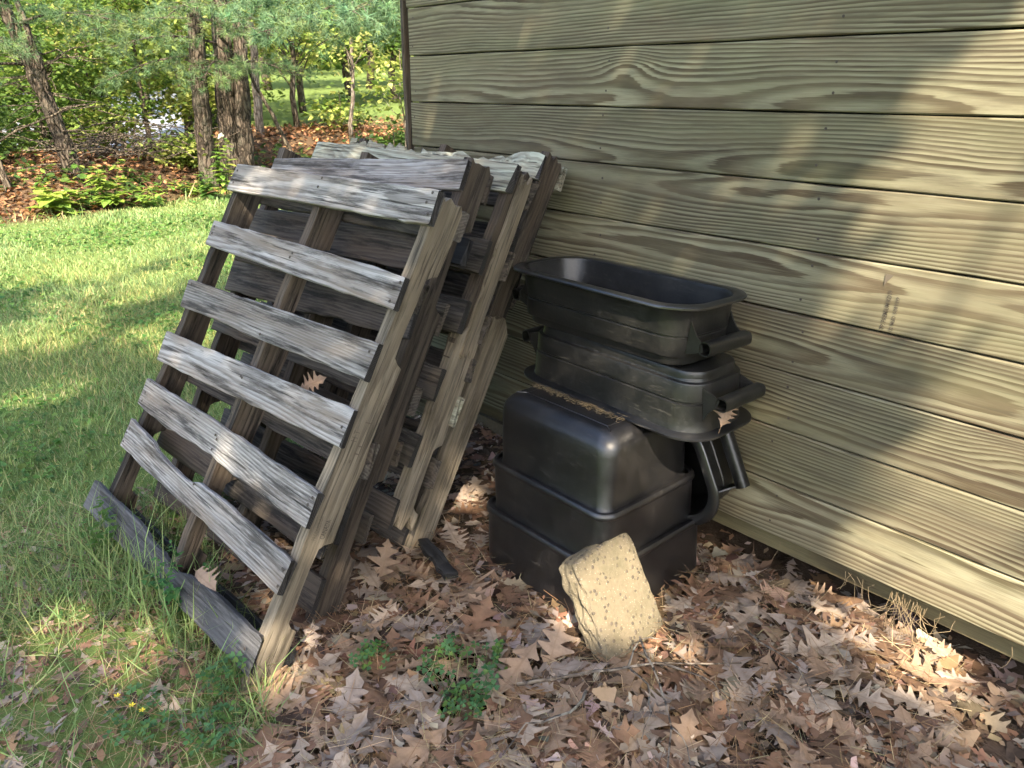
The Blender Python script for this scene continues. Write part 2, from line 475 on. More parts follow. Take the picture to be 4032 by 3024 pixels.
def terrain(x, y, micro=True):
    x = np.asarray(x, float); y = np.asarray(y, float)
    f, r = to_fr(x, y)
    e = f - lawn_edge(r)
    q = r / np.maximum(f, 1.0)
    wl = ss(-0.33, -0.45, q)
    zl = 0.50 * ss(0.2, 3.2, e) - 0.50 * ss(4.0, 8.0, e) + 0.042 * np.maximum(0, f - 22)
    zr = 0.72 * ss(0.2, 3.2, e) + 0.055 * np.maximum(0, f - 16)
    front = ss(4, 8, f)
    z = (wl * zl + (1 - wl) * zr) * front
    z = np.minimum(z, 9)
    if micro:
        d = np.hypot(x, y)
        z = z + 0.010 * wav(x, y, 5.0, 3) * ss(12, 3, d) + 0.03 * wav(x, y, 0.9, 5) * ss(3.0, 6, f) + 0.06 * wav(x, y, 1.6, 9) * ss(0.3, 2, e)
        # litter drifts up a little against the shed
        z = z - 0.05 * ss(1.96, 2.10, y) * ss(-2.0, -0.9, x) * ss(2.6, 2.3, y)
    return z

def litter_zone(x, y):
    """1 where the ground is leaf litter round the pallets and tubs, 0 on the grass"""
    bx = np.interp(y, [-1.0, 0.0, 0.30, 0.55, 0.80, 1.2, 3.0], [-0.2, -0.75, -1.25, -1.62, -2.6, -2.9, -3.0])
    return ss(-0.10, 0.12, x - bx + 0.10 * wav(x, y, 5, 21)) * ss(-0.3, 0.2, y)

na, nr = 300, 170
ang = np.linspace(0, 2 * math.pi, na, endpoint=False)
rad = 0.12 * (240 / 0.12) ** (np.linspace(0, 1, nr))
A, Rr = np.meshgrid(ang, rad)
# centre of the sheet sits between camera and pallets so the near ground is finest
GX = (-1.3 + Rr * np.cos(A)).ravel(); GY = (1.0 + Rr * np.sin(A)).ravel()
GZ = terrain(GX, GY)
fG, rG = to_fr(GX, GY)
eG = fG - lawn_edge(rG)
tint = np.zeros((len(GX), 3))
lz = litter_zone(GX, GY)
front = ss(-2, 1, fG)
bankm = ss(-0.25, 0.35, eG + 0.25 * wav(GX, GY, 2.5, 8)) * (1 - ss(4.2, 6.0, eG) * ss(-0.45, -0.33, rG / np.maximum(fG, 1)))
tint[:, 0] = (1 - lz)
tint[:, 2] = bankm
GV = np.column_stack([GX, GY, GZ])
idx = np.arange(na * nr).reshape(nr, na)
a = idx[:-1, :]; b = np.roll(idx, -1, 1)[:-1, :]; c = np.roll(idx, -1, 1)[1:, :]; d = idx[1:, :]
GF = np.stack([a, d, c, b], -1).reshape(-1, 4)
GV = np.vstack([GV, [[-1.3, 1.0, float(terrain(-1.3, 1.0))]]])
tint = np.vstack([tint, [[0, 0, 0]]])
GFl = np.vstack([GF, np.stack([idx[0], np.roll(idx[0], -1), np.full(na, na * nr), np.full(na, na * nr)], -1)])
gm = mesh('ground', GV, GFl, M['ground'], tint, True)
gm.validate()
ground = tag(obj('ground', gm), kind='structure')

# pale road beyond the bank, seen between the leaves on the left
rv, rf = [], []
nseg = 24
for i in range(nseg + 1):
    f_ = 19.0 + 33 * i / nseg
    for q in (-0.86, -0.66, -0.5, -0.40):
        p = fr(f_, q * f_ + 0.2 * math.sin(i))
        rv.append((p[0], p[1], float(terrain(p[0], p[1], False)) + 0.02 + 0.01))
for i in range(nseg):
    for k in range(3):
        rf.append([i * 4 + k, i * 4 + k + 1, i * 4 + k + 5, i * 4 + k + 4])
road = tag(obj('road', mesh('road', rv, rf, M['road'])), kind='structure')

# ------------------------------------------------------------------ plank builder
def plank(name, L, W, T, mat, seed=0, nx=14, edge=0.002, bow=0.002, bev=0.003, top=None, bot=None, chip=0.004, x0=0.0, twist=0.0, end=None):
    """board along +x from x0 to x0+L, y in -W/2..W/2, z in 0..T; top/bot are (u, dy) profiles moving the long edges"""
    r = np.random.default_rng(seed)
    u = np.linspace(0, 1, nx + 1)
    yt = W / 2 + r.normal(0, edge, nx + 1); yb = -W / 2 + r.normal(0, edge, nx + 1)
    if top is not None: yt = yt + np.interp(u, [p[0] for p in top], [p[1] for p in top])
    if bot is not None: yb = yb + np.interp(u, [p[0] for p in bot], [p[1] for p in bot])
    zb = bow * np.sin(u * math.pi * r.uniform(0.7, 1.6) + r.uniform(0, 3)) + r.normal(0, edge * 0.3, nx + 1)
    v, f = [], []
    K = 8
    for i in range(nx + 1):
        x = x0 + L * u[i]
        tw = twist * (u[i] - 0.5)
        sec = [(yb[i] + bev, 0), (yt[i] - bev, 0), (yt[i], bev), (yt[i], T - bev), (yt[i] - bev, T), (yb[i] + bev, T), (yb[i], T - bev), (yb[i], bev)]
        for (yy, zz) in sec:
            dx = 0
            if i in (0, nx): dx = r.uniform(-chip, chip)
            v.append((x + dx, yy - tw * (zz - T / 2), zz + zb[i] + tw * yy))
    for i in range(nx):
        for k in range(K):
            k2 = (k + 1) % K
            f.append([i * K + k, (i + 1) * K + k, (i + 1) * K + k2, i * K + k2])
    f.append(list(range(K)))
    f.append([nx * K + k for k in range(K)][::-1])
    me = mesh(name, v, f, mat)
    if end is not None:
        me.materials.append(end)
        for p_ in (len(f) - 1, len(f) - 2): me.polygons[p_].material_index = 1
    return me

def prism(name, outline, x0, x1, mat, bev=0.0, seed=0, jag=0.0):
    """outline [(y,z)] extruded along x from x0 to x1 (used for stringers: local board frame is swapped by the matrix)"""
    r = np.random.default_rng(seed)
    n = len(outline)
    v = [(x0 + r.uniform(-jag, jag), y, z) for y, z in outline] + [(x1 + r.uniform(-jag, jag), y, z) for y, z in outline]
    f = [[i, (i + 1) % n, n + (i + 1) % n, n + i] for i in range(n)]
    f.append(list(range(n))[::-1]); f.append([n + i for i in range(n)])
    return mesh(name, v, f, mat)

def MAT(o, ex, ey, ez):
    m = Matrix.Identity(4)
    for i, e in enumerate((ex, ey, ez)):
        for j in range(3): m[j][i] = e[j]
    for j in range(3): m[j][3] = o[j]
    return m

# ------------------------------------------------------------------ shed
WY = 2.05                    # outer face of the siding
SX0, SX1 = -2.957, 2.4       # left corner, right end
shed = empty('wooden_shed', ((SX0 + SX1) / 2, WY + 1.2, 0))
tag(shed, 'shed of greenish brown treated pine siding with wide horizontal boards', 'shed')
def loc(x, y, z): return (x - shed.location.x, y - shed.location.y, z)
P = 0.1836
z0 = 0.149
nail_me = None
def disc(name, r, h, mat, n=8):
    v = [(0, 0, h)] + [(r * 0.75 * math.cos(t), r * 0.75 * math.sin(t), h) for t in np.linspace(0, 2 * math.pi, n, False)] + \
        [(r * math.cos(t), r * math.sin(t), 0) for t in np.linspace(0, 2 * math.pi, n, False)]
    f = [[0, 1 + i, 1 + (i + 1) % n] for i in range(n)] + [[1 + i, 1 + n + i, 1 + n + (i + 1) % n, 1 + (i + 1) % n] for i in range(n)]
    return mesh(name, v, f, mat)
nail_me = disc('nail', 0.0045, 0.0012, M['nail'])
big_nail = disc('nail', 0.0048, 0.0014, M['nail'])
studs = [SX0 + 0.045, -1.835, -1.045, -0.25, 0.55, 1.35, 2.3]
stamp_board = None
for i in range(13):
    zb = z0 + P * i
    gap = [0.005, 0.004, 0.0045, 0.006, 0.005, 0.004, 0.005, 0.004, 0.006][i % 9]
    W = P - gap
    me = plank('siding_board', SX1 - SX0 + 0.004 * math.sin(i * 3), W, 0.024, M['siding'], seed=100 + i, nx=30, edge=0.0007, bow=0.0015, bev=0.0035, chip=0.002)
    # local x along the wall, y up, z out of the wall
    o = obj('siding_board', me, shed, MAT(loc(SX0 - 0.006 * math.sin(i * 2.3), WY + 0.0225, zb + P / 2), (1, 0, 0), (0, 0, 1), (0, -1, 0)))
    if i == 4: stamp_board = o
    for k, sx in enumerate(studs[:4]):
        for s in (-1, 1):
            nx_ = sx + rng.normal(0, 0.012); ny_ = s * (0.048 + rng.normal(0, 0.008))
            nl = obj('nail', nail_me, o, MAT((nx_ - SX0, ny_, 0.0248), (1, 0, 0), (0, 1, 0), (0, 0, 1)))
# inner sheathing that closes the gaps, corner post, end walls, sill beam, piers, roof
mb = MB(); mb.box(loc(SX0 + 0.03, WY + 0.030, 0.17), loc(SX1 - 0.03, WY + 0.042, z0 + P * 13))
obj('sheathing', mb.mesh('sheathing', M['charred']), shed)
for i in range(13):
    zb = z0 + P * i
    me = plank('siding_board', 2.36, P - 0.005, 0.024, M['siding'], seed=200 + i, nx=8, edge=0.0007, bow=0.001, bev=0.0035)
    obj('siding_board', me, shed, MAT(loc(SX0 + 0.018, WY + 2.40, zb + P / 2 - 0.01), (0, -1, 0), (0, 0, 1), (-1, 0, 0)))
me = plank('corner_trim', 2.36, 0.036, 0.020, M['stringer_dark'], seed=77, nx=14, edge=0.0025, bow=0.003)
obj('corner_trim', me, shed, MAT(loc(SX0 - 0.028, WY + 0.012, 0.16), (0, 0, 1), (0, 1, 0), (-1, 0, 0)))
me = plank('sill_beam', SX1 - SX0 - 0.06, 0.085, 0.09, M['beam'], seed=88, nx=20, edge=0.0015, bow=0.002, bev=0.004)
obj('sill_beam', me, shed, MAT(loc(SX0 + 0.03, WY + 0.135, 0.072 + 0.0425), (1, 0, 0), (0, 0, 1), (0, -1, 0)))
for px_ in (-2.6, -0.12, 1.9):
    mb = MB(); mb.box(loc(px_, WY + 0.03, -0.08), loc(px_ + 0.30, WY + 0.33, 0.069))
    obj('pier_block', mb.mesh('pier_block', M['concrete']), shed)
mb = MB(); mb.box(loc(SX0 + 0.05, WY + 0.06, 0.17), loc(SX1, WY + 2.38, 0.19))
obj('floor', mb.mesh('floor', M['beam']), shed)
ht = z0 + P * 13
mb = MB()
mb.add([loc(SX0 - 0.02, WY - 0.01, ht + 0.004), loc(SX1 + 0.02, WY - 0.01, ht + 0.004), loc(SX1 + 0.02, WY + 2.45, ht + 0.004), loc(SX0 - 0.02, WY + 2.45, ht + 0.004),
        loc(SX0 - 0.02, WY + 1.2, ht + 0.8), loc(SX1 + 0.02, WY + 1.2, ht + 0.8)], [[0, 1, 5, 4], [2, 3, 4, 5], [0, 4, 3], [1, 2, 5], [3, 2, 1, 0]])
obj('roof', mb.mesh('roof', M['charred']), shed)

def text_mesh(name, body, size, mat, sx=1.0, bold=0.0):
    cu = bpy.data.curves.new(name, 'FONT')
    cu.body = body; cu.size = size; cu.fill_mode = 'FRONT'; cu.resolution_u = 2
    cu.offset = bold
    o = bpy.data.objects.new(name + '_tmp', cu)
    col.objects.link(o)
    bpy.context.view_layer.update()
    dg = bpy.context.evaluated_depsgraph_get()
    me = bpy.data.meshes.new_from_object(o.evaluated_get(dg))
    bpy.data.objects.remove(o)
    for v in me.vertices: v.co.x *= sx
    me.materials.clear(); me.materials.append(mat)
    me.name = name
    return me
# lumber grade stamp, reading upwards
for body, dx, size, y_, sx in (('TP. PREMIUM KD19', 0.0, 0.0165, 0.0, 0.78), ('132  MLED  S-DRY SYP', 0.022, 0.0135, -0.003, 0.74)):
    me = text_mesh('grade_stamp', body, size, M['ink'], sx, 0.0002)
    o = obj('grade_stamp', me, stamp_board, MAT((-0.806 + dx - SX0, -0.083 + y_, 0.0262), (0.06, 0.998, 0), (-0.998, 0.06, 0), (0, 0, 1)))
mb = MB(); mb.add([(0, 0, 0), (0.022, 0.030, 0), (0, 0.030, 0)], [[0, 1, 2]])
obj('stamp_mark', mb.mesh('stamp_mark', M['ink_soft']), stamp_board, MAT((-0.826 - SX0, 0.036, 0.0262), (1, 0, 0), (0, 1, 0), (0, 0, 1)))

# ------------------------------------------------------------------ pallets
def stringer_outline(L, D, notches, r, broken_top=0.0, broken_bot=0.0, amp=0.0015):
    """outline in (along, depth): depth 0 front edge .. -D back edge with notches cut into the back"""
    pts = []
    n = 22
    for i in range(n + 1):
        y = L * i / n
        pts.append((y, r.normal(0, amp)))
    top = pts[-1]
    if broken_top:
        for k in range(1, 6):
            pts.append((L + r.uniform(-broken_top, broken_top * 0.4), -D * k / 6))
    else:
        pts[-1] = (L, 0.0)
    ev = [L]
    for (a, b, dep) in sorted(notches, reverse=True):
        ev += [(b, a, dep)]
    cur = L
    pts.append((L - (broken_top if broken_top else 0), -D))
    for (a, b, dep) in sorted(notches, reverse=True):
        m = max(1, int((cur - b) / 0.07))
        for k in range(1, m + 1):
            pts.append((cur + (b - cur) * k / m, -D + r.normal(0, amp * 1.3)))
        pts += [(b - 0.008, -D + dep * 0.55), (b - 0.022, -D + dep * 0.95)]
        m = 4
        for k in range(1, m):
            pts.append((b - 0.022 + (a + 0.044 - b) * k / m, -D + dep + r.normal(0, amp)))
        pts += [(a + 0.022, -D + dep * 0.95), (a + 0.008, -D + dep * 0.55), (a, -D)]
        cur = a
    m = 4
    for k in range(1, m + 1):
        pts.append((cur * (1 - k / m), -D + r.normal(0, amp)))
    if broken_bot:
        for k in range(5, 0, -1):
            pts.append((r.uniform(-broken_bot * 0.3, broken_bot), -D * k / 6))
    return pts

def make_pallet(label, O, yaw, lean, width, length, boards, backs, seed, smat, bmats, roll=0.0, stringers=None, D=0.089, bt=0.019, nails=False, back_mat='deck_dark', shear=0.0):
    r = np.random.default_rng(seed)
    ca, sa = math.cos(R_(yaw)), math.sin(R_(yaw))
    X = Vector((ca, sa, 0)); nrm = Vector((-sa, ca, 0))
    V = nrm * math.sin(R_(lean)) + Vector((0, 0, 1)) * math.cos(R_(lean))
    Z = X.cross(V)
    if roll:
        q = Quaternion(Z, R_(roll)); X = q @ X; V = q @ V
    root = empty('wooden_pallet', mat=MAT(O, X, V, Z))
    tag(root, label, 'pallet', 'pallets leaning on the shed')
    sw = 0.036
    sts = stringers or [dict(x=-sw), dict(x=-width / 2 - sw / 2), dict(x=-width)]
    so = []
    for k, s in enumerate(sts):
        L = s.get('len', length); y_0 = s.get('y0', 0.0)
        no = s.get('notches', [(0.20, 0.46, 0.036), (length - 0.47, length - 0.20, 0.036)])
        no = [(a - y_0, b - y_0, c) for a, b, c in no if a > y_0 + 0.03 and b < y_0 + L - 0.03]
        out = stringer_outline(L, s.get('D', D), no, r, s.get('bt', 0), s.get('bb', 0))
        n = len(out); w_ = s.get('w', sw)
        # local frame for the grain: x along, y depth, z across
        v = [(a, b, r.normal(0, 0.0008)) for a, b in out] + [(a, b, w_ + r.normal(0, 0.0008)) for a, b in out]
        f = [[i, n + i, n + (i + 1) % n, (i + 1) % n] for i in range(n)] + [list(range(n)), [n + i for i in range(n)][::-1]]
        me = mesh('stringer', v, f, M[s.get('mat', smat)])
        # x->V(y), y->Z(z), z->X(x)
        tl = s.get('tilt', shear); tn = math.hypot(1, tl)
        o = obj('stringer', me, root, MAT((s['x'] + tl * y_0, y_0, s.get('dz', 0.0)), (tl / tn, 1 / tn, 0), (0, 0, 1), (1 / tn, -tl / tn, 0)))
        so.append(o)
    for k, bd in enumerate(boards):
        # bd: right-top v, right-bottom v, left-top v, optional extras
        vr, vrb, vl = bd['r'], bd['rb'], bd['l']
        W = vr - vrb
        mid_r = (vr + vrb) / 2; mid_l = vl - W / 2
        xl, xr = bd.get('xl', -width - 0.004 + r.normal(0, 0.006)), bd.get('xr', 0.003 + r.normal(0, 0.003))
        xl += shear * mid_l; xr += shear * mid_r
        L = math.hypot(xr - xl, mid_r - mid_l)
        a = math.atan2(mid_r - mid_l, xr - xl)
        me = plank('deck_board', L, W, bd.get('t', bt), M[bd.get('mat', bmats)], seed=seed * 50 + k, nx=22, edge=bd.get('edge', 0.0012), bow=bd.get('bow', 0.003),
                   top=bd.get('top'), bot=bd.get('bot'), chip=bd.get('chip', 0.005), twist=bd.get('twist', r.normal(0, 0.02)), end=M[bd.get('end', 'end_grain')])
        o = obj('deck_board', me, root, MAT((xl, mid_l, 0.0005 + bd.get('dz', 0.002)), (math.cos(a), math.sin(a), 0), (-math.sin(a), math.cos(a), 0), (0, 0, 1)))
        if nails:
            for sx in (0.018, L / 2, L - 0.018):
                for q in [q for q in (-0.28, 0.02, 0.25) if r.random() < 0.62]:
                    obj('nail', big_nail, o, MAT((sx + r.normal(0, 0.008), q * W + r.normal(0, 0.007), bd.get('t', bt) + 0.003), (1, 0, 0), (0, 1, 0), (0, 0, 1)))
    for k, (yv, W, xl, xr, mt) in enumerate(backs):
        me = plank('bottom_board', xr - xl, W, 0.018, M[mt], seed=seed * 70 + k, nx=12, edge=0.002, bow=0.003, chip=0.012)
        obj('bottom_board', me, root, MAT((xl + shear * yv, yv, -D - 0.0195), (1, 0, 0), (0, 1, 0), (0, 0, 1)))
    return root, so

b1 = [
    dict(r=1.446, rb=1.348, l=1.440, dz=0.003, chip=0.008, xl=-1.075, mat='deck_grey2'),
    dict(r=1.203, rb=1.109, l=1.228, xl=-1.08, top=[(0, 0), (0.85, 0.0), (1, -0.004)]),
    dict(r=1.013, rb=0.909, l=1.002, xl=-1.085, mat='deck_grey2', bot=[(0, 0), (0.3, 0.004), (0.45, -0.004), (1, 0)]),
    dict(r=0.828, rb=0.722, l=0.800, xl=-1.09, bow=0.006),
    dict(r=0.592, rb=0.494, l=0.622, xl=-1.10, mat='deck_grey2', edge=0.002, bot=[(0, 0), (0.2, -0.012), (0.5, 0.006), (0.62, -0.004), (1, 0)], top=[(0, -0.003), (0.4, 0.004), (1, 0)]),
    dict(r=0.400, rb=0.300, l=0.465, xl=-1.11, edge=0.0015, top=[(0, 0), (0.1, -0.005), (0.18, -0.012), (0.3, -0.034), (0.47, -0.030), (0.485, -0.012), (0.6, -0.004), (1, 0)], bot=[(0, -0.004), (0.2, -0.004), (0.6, 0.004), (1, 0)]),
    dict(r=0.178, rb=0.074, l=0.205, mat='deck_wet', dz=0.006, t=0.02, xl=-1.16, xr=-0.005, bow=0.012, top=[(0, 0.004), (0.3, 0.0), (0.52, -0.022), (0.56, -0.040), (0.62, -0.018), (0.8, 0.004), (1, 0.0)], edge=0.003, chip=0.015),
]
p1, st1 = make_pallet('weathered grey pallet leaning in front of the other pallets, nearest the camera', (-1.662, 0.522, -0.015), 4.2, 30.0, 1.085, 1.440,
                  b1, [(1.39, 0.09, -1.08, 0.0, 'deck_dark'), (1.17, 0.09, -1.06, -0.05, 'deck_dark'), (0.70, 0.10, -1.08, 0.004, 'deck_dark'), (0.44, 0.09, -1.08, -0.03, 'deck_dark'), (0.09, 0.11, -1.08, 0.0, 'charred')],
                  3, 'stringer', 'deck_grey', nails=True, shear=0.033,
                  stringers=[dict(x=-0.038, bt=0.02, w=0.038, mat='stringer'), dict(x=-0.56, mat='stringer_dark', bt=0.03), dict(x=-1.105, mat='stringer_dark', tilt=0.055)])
# heat-treatment and origin stamps on the near stringer
for body, al, de, size, sx, mt in (('PRODUCT OF', 0.462, -0.030, 0.020, 0.55, 'ink_soft'), ('CANADA', 0.468, -0.056, 0.022, 0.60, 'ink'), ('H T', 0.745, -0.036, 0.030, 0.7, 'ink_soft'), ('I I', 0.71, -0.062, 0.026, 1.6, 'ink_soft'), ('I', 0.80, -0.060, 0.03, 1.2, 'ink_soft'), ('-', 0.685, -0.05, 0.05, 0.8, 'ink_soft')):
    me = text_mesh('stamp', body, size, M[mt], sx, -0.0001)
    obj('stamp', me, st1[0], MAT((al, de, 0.0404), (1, 0, 0), (0, 1, 0), (0, 0, 1)))

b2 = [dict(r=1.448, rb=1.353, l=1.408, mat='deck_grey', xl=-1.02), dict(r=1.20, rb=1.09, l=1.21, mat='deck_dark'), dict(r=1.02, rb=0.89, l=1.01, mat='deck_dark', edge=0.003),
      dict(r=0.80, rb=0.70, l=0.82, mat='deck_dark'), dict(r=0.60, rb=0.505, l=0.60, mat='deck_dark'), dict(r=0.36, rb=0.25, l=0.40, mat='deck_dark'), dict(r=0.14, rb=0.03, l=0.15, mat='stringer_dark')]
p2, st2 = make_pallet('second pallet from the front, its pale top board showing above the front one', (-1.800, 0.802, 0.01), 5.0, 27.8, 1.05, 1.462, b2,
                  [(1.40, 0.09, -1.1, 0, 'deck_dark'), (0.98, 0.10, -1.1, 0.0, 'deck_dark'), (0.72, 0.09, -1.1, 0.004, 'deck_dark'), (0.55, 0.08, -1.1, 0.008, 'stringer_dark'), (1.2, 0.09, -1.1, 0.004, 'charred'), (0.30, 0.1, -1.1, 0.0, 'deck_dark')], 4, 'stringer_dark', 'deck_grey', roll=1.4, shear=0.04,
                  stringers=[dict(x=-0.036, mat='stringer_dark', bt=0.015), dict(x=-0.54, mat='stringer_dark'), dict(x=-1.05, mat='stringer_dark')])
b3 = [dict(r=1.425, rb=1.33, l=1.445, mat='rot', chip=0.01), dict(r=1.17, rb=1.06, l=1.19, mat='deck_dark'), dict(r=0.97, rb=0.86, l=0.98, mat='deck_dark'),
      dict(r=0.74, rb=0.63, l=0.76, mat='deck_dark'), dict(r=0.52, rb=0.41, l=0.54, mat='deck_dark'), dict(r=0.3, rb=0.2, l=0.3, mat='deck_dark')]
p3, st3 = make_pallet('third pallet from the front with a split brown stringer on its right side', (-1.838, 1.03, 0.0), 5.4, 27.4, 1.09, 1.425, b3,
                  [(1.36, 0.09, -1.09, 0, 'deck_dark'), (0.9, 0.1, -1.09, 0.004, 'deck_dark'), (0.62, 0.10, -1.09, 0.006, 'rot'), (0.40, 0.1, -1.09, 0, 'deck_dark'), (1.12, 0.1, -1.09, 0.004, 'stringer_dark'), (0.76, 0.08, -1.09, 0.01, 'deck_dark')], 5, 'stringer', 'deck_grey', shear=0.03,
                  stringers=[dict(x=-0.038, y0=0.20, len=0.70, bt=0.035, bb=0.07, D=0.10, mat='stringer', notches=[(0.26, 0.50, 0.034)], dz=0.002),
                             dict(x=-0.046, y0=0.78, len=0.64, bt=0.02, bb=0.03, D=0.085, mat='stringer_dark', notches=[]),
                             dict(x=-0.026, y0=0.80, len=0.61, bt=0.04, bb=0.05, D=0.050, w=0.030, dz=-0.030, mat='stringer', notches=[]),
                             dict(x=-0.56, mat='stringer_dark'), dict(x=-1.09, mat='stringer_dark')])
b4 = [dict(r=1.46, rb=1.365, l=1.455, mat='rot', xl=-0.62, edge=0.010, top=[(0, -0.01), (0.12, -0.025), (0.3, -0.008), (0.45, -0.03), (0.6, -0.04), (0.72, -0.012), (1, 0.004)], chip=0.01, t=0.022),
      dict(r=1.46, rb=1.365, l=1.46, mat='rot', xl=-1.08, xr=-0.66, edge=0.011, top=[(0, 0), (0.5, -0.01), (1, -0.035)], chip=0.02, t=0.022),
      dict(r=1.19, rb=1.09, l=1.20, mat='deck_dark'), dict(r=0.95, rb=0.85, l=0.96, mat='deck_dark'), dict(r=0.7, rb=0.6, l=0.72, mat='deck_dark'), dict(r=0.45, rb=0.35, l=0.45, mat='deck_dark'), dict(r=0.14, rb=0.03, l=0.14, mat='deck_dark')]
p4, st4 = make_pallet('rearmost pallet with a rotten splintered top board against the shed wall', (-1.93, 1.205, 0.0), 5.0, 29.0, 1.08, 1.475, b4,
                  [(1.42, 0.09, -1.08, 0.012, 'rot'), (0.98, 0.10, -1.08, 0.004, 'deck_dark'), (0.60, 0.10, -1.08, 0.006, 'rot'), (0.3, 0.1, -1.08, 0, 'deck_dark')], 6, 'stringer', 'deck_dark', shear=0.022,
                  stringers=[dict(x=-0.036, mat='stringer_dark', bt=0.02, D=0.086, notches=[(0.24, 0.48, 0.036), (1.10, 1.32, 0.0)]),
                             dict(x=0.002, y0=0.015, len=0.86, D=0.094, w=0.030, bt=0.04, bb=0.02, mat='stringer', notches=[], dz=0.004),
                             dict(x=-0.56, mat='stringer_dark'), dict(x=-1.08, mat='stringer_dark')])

# short block of wood behind the lowest front board, black scrap on the ground
me = plank('scrap', 0.20, 0.042, 0.026, M['charred'], seed=5, nx=8, edge=0.003, chip=0.02)
o = obj('wood_scrap', me)
o.matrix_world = MAT((-1.88, 1.27, 0.035), Vector((0.93, -0.16, -0.06)).normalized(), Vector((0.16, 0.95, 0)).normalized(), (0.05, 0, 1))
tag(o, 'blackened scrap of wood lying in the leaves beside the rearmost pallet', 'wood scrap')

# ------------------------------------------------------------------ black bin and tubs
def rrect(x0, x1, y0, y1, rad, z, n=7):
    pts = []
    for cx_, cy_, a0 in ((x1 - rad, y1 - rad, 0), (x0 + rad, y1 - rad, 90), (x0 + rad, y0 + rad, 180), (x1 - rad, y0 + rad, 270)):
        for k in range(n + 1):
            t = R_(a0 + 90 * k / n)
            pts.append((cx_ + rad * math.cos(t), cy_ + rad * math.sin(t), z))
    return pts

def loft(loops, cap0=True, cap1=True):
    n = len(loops[0]); v = [p for l in loops for p in l]; f = []
    for i in range(len(loops) - 1):
        for k in range(n):
            k2 = (k + 1) % n
            f.append([i * n + k, i * n + k2, (i + 1) * n + k2, (i + 1) * n + k])
    if cap0: f.append(list(range(n))[::-1])
    if cap1: f.append([(len(loops) - 1) * n + k for k in range(n)])
    return v, f

def shade(o, deg=35):
    me = o.data
    me.polygons.foreach_set('use_smooth', np.ones(len(me.polygons), dtype=bool))
    me.set_sharp_from_angle(angle=R_(deg))
    return o

bin_ = empty('plastic_bin', (-1.46, 1.66, 0))
tag(bin_, 'large black plastic bin standing upside down with two stepped ridges', 'bin')
BO = (-1.46, 1.66)
def binrect(z, inset, rad):
    k = z / 0.59
    x0, x1 = -1.735 - 0.065 * k, -1.205 - 0.030 * k
    y0, y1 = 1.408 + 0.060 * k, 1.935 - 0.02 * k
    return rrect(x0 + inset - BO[0], x1 - inset - BO[0], y0 + inset - BO[1], y1 - inset - BO[1], rad, z)
prof = [(-0.02, 0.0, .06), (0.10, 0.0, .06), (0.176, 0.0, .06), (0.180, -0.006, .066), (0.186, -0.008, .068), (0.194, -0.007, .067), (0.199, -0.002, .062), (0.199, 0.006, .056),
        (0.192, 0.010, .053), (0.192, 0.018, .048), (0.202, 0.021, .046), (0.27, 0.019, .048), (0.330, 0.018, .05), (0.334, 0.012, .056), (0.340, 0.010, .058), (0.348, 0.011, .057), (0.353, 0.016, .052), (0.353, 0.024, .046),
        (0.346, 0.028, .043), (0.346, 0.036, .040), (0.357, 0.039, .040), (0.44, 0.037, .046), (0.51, 0.036, .052)]
for k in range(1, 9):
    t = k / 8 * math.pi / 2
    prof.append((0.520 + 0.054 * math.sin(t), 0.036 + 0.056 * (1 - math.cos(t)), 0.055 - 0.010 * k / 8))
loops = [binrect(z, i, r) for z, i, r in prof]
v, f = loft(loops, False, True)
o = shade(obj('body', mesh('bin_body', v, f, M['bin']), bin_), 40)
# raised moulding lines on its flat end: a rectangle with diagonals to the corners
mb = MB()
lp = binrect(0.5738, 0.105, 0.004)
q = [lp[0], lp[8], lp[16], lp[24]]
for i in range(4):
    a_, b_ = np.array(q[i]), np.array(q[(i + 1) % 4])
    mb.tube([a_, b_], 0.0022, 6)
    d_ = (a_ - np.mean(q, 0)); d_ = d_ / np.linalg.norm(d_)
    mb.tube([a_, a_ + d_ * 0.035 + np.array([0, 0, -0.001])], 0.002, 6)
obj('mould_line', mb.mesh('mould_line', M['bin']), bin_)

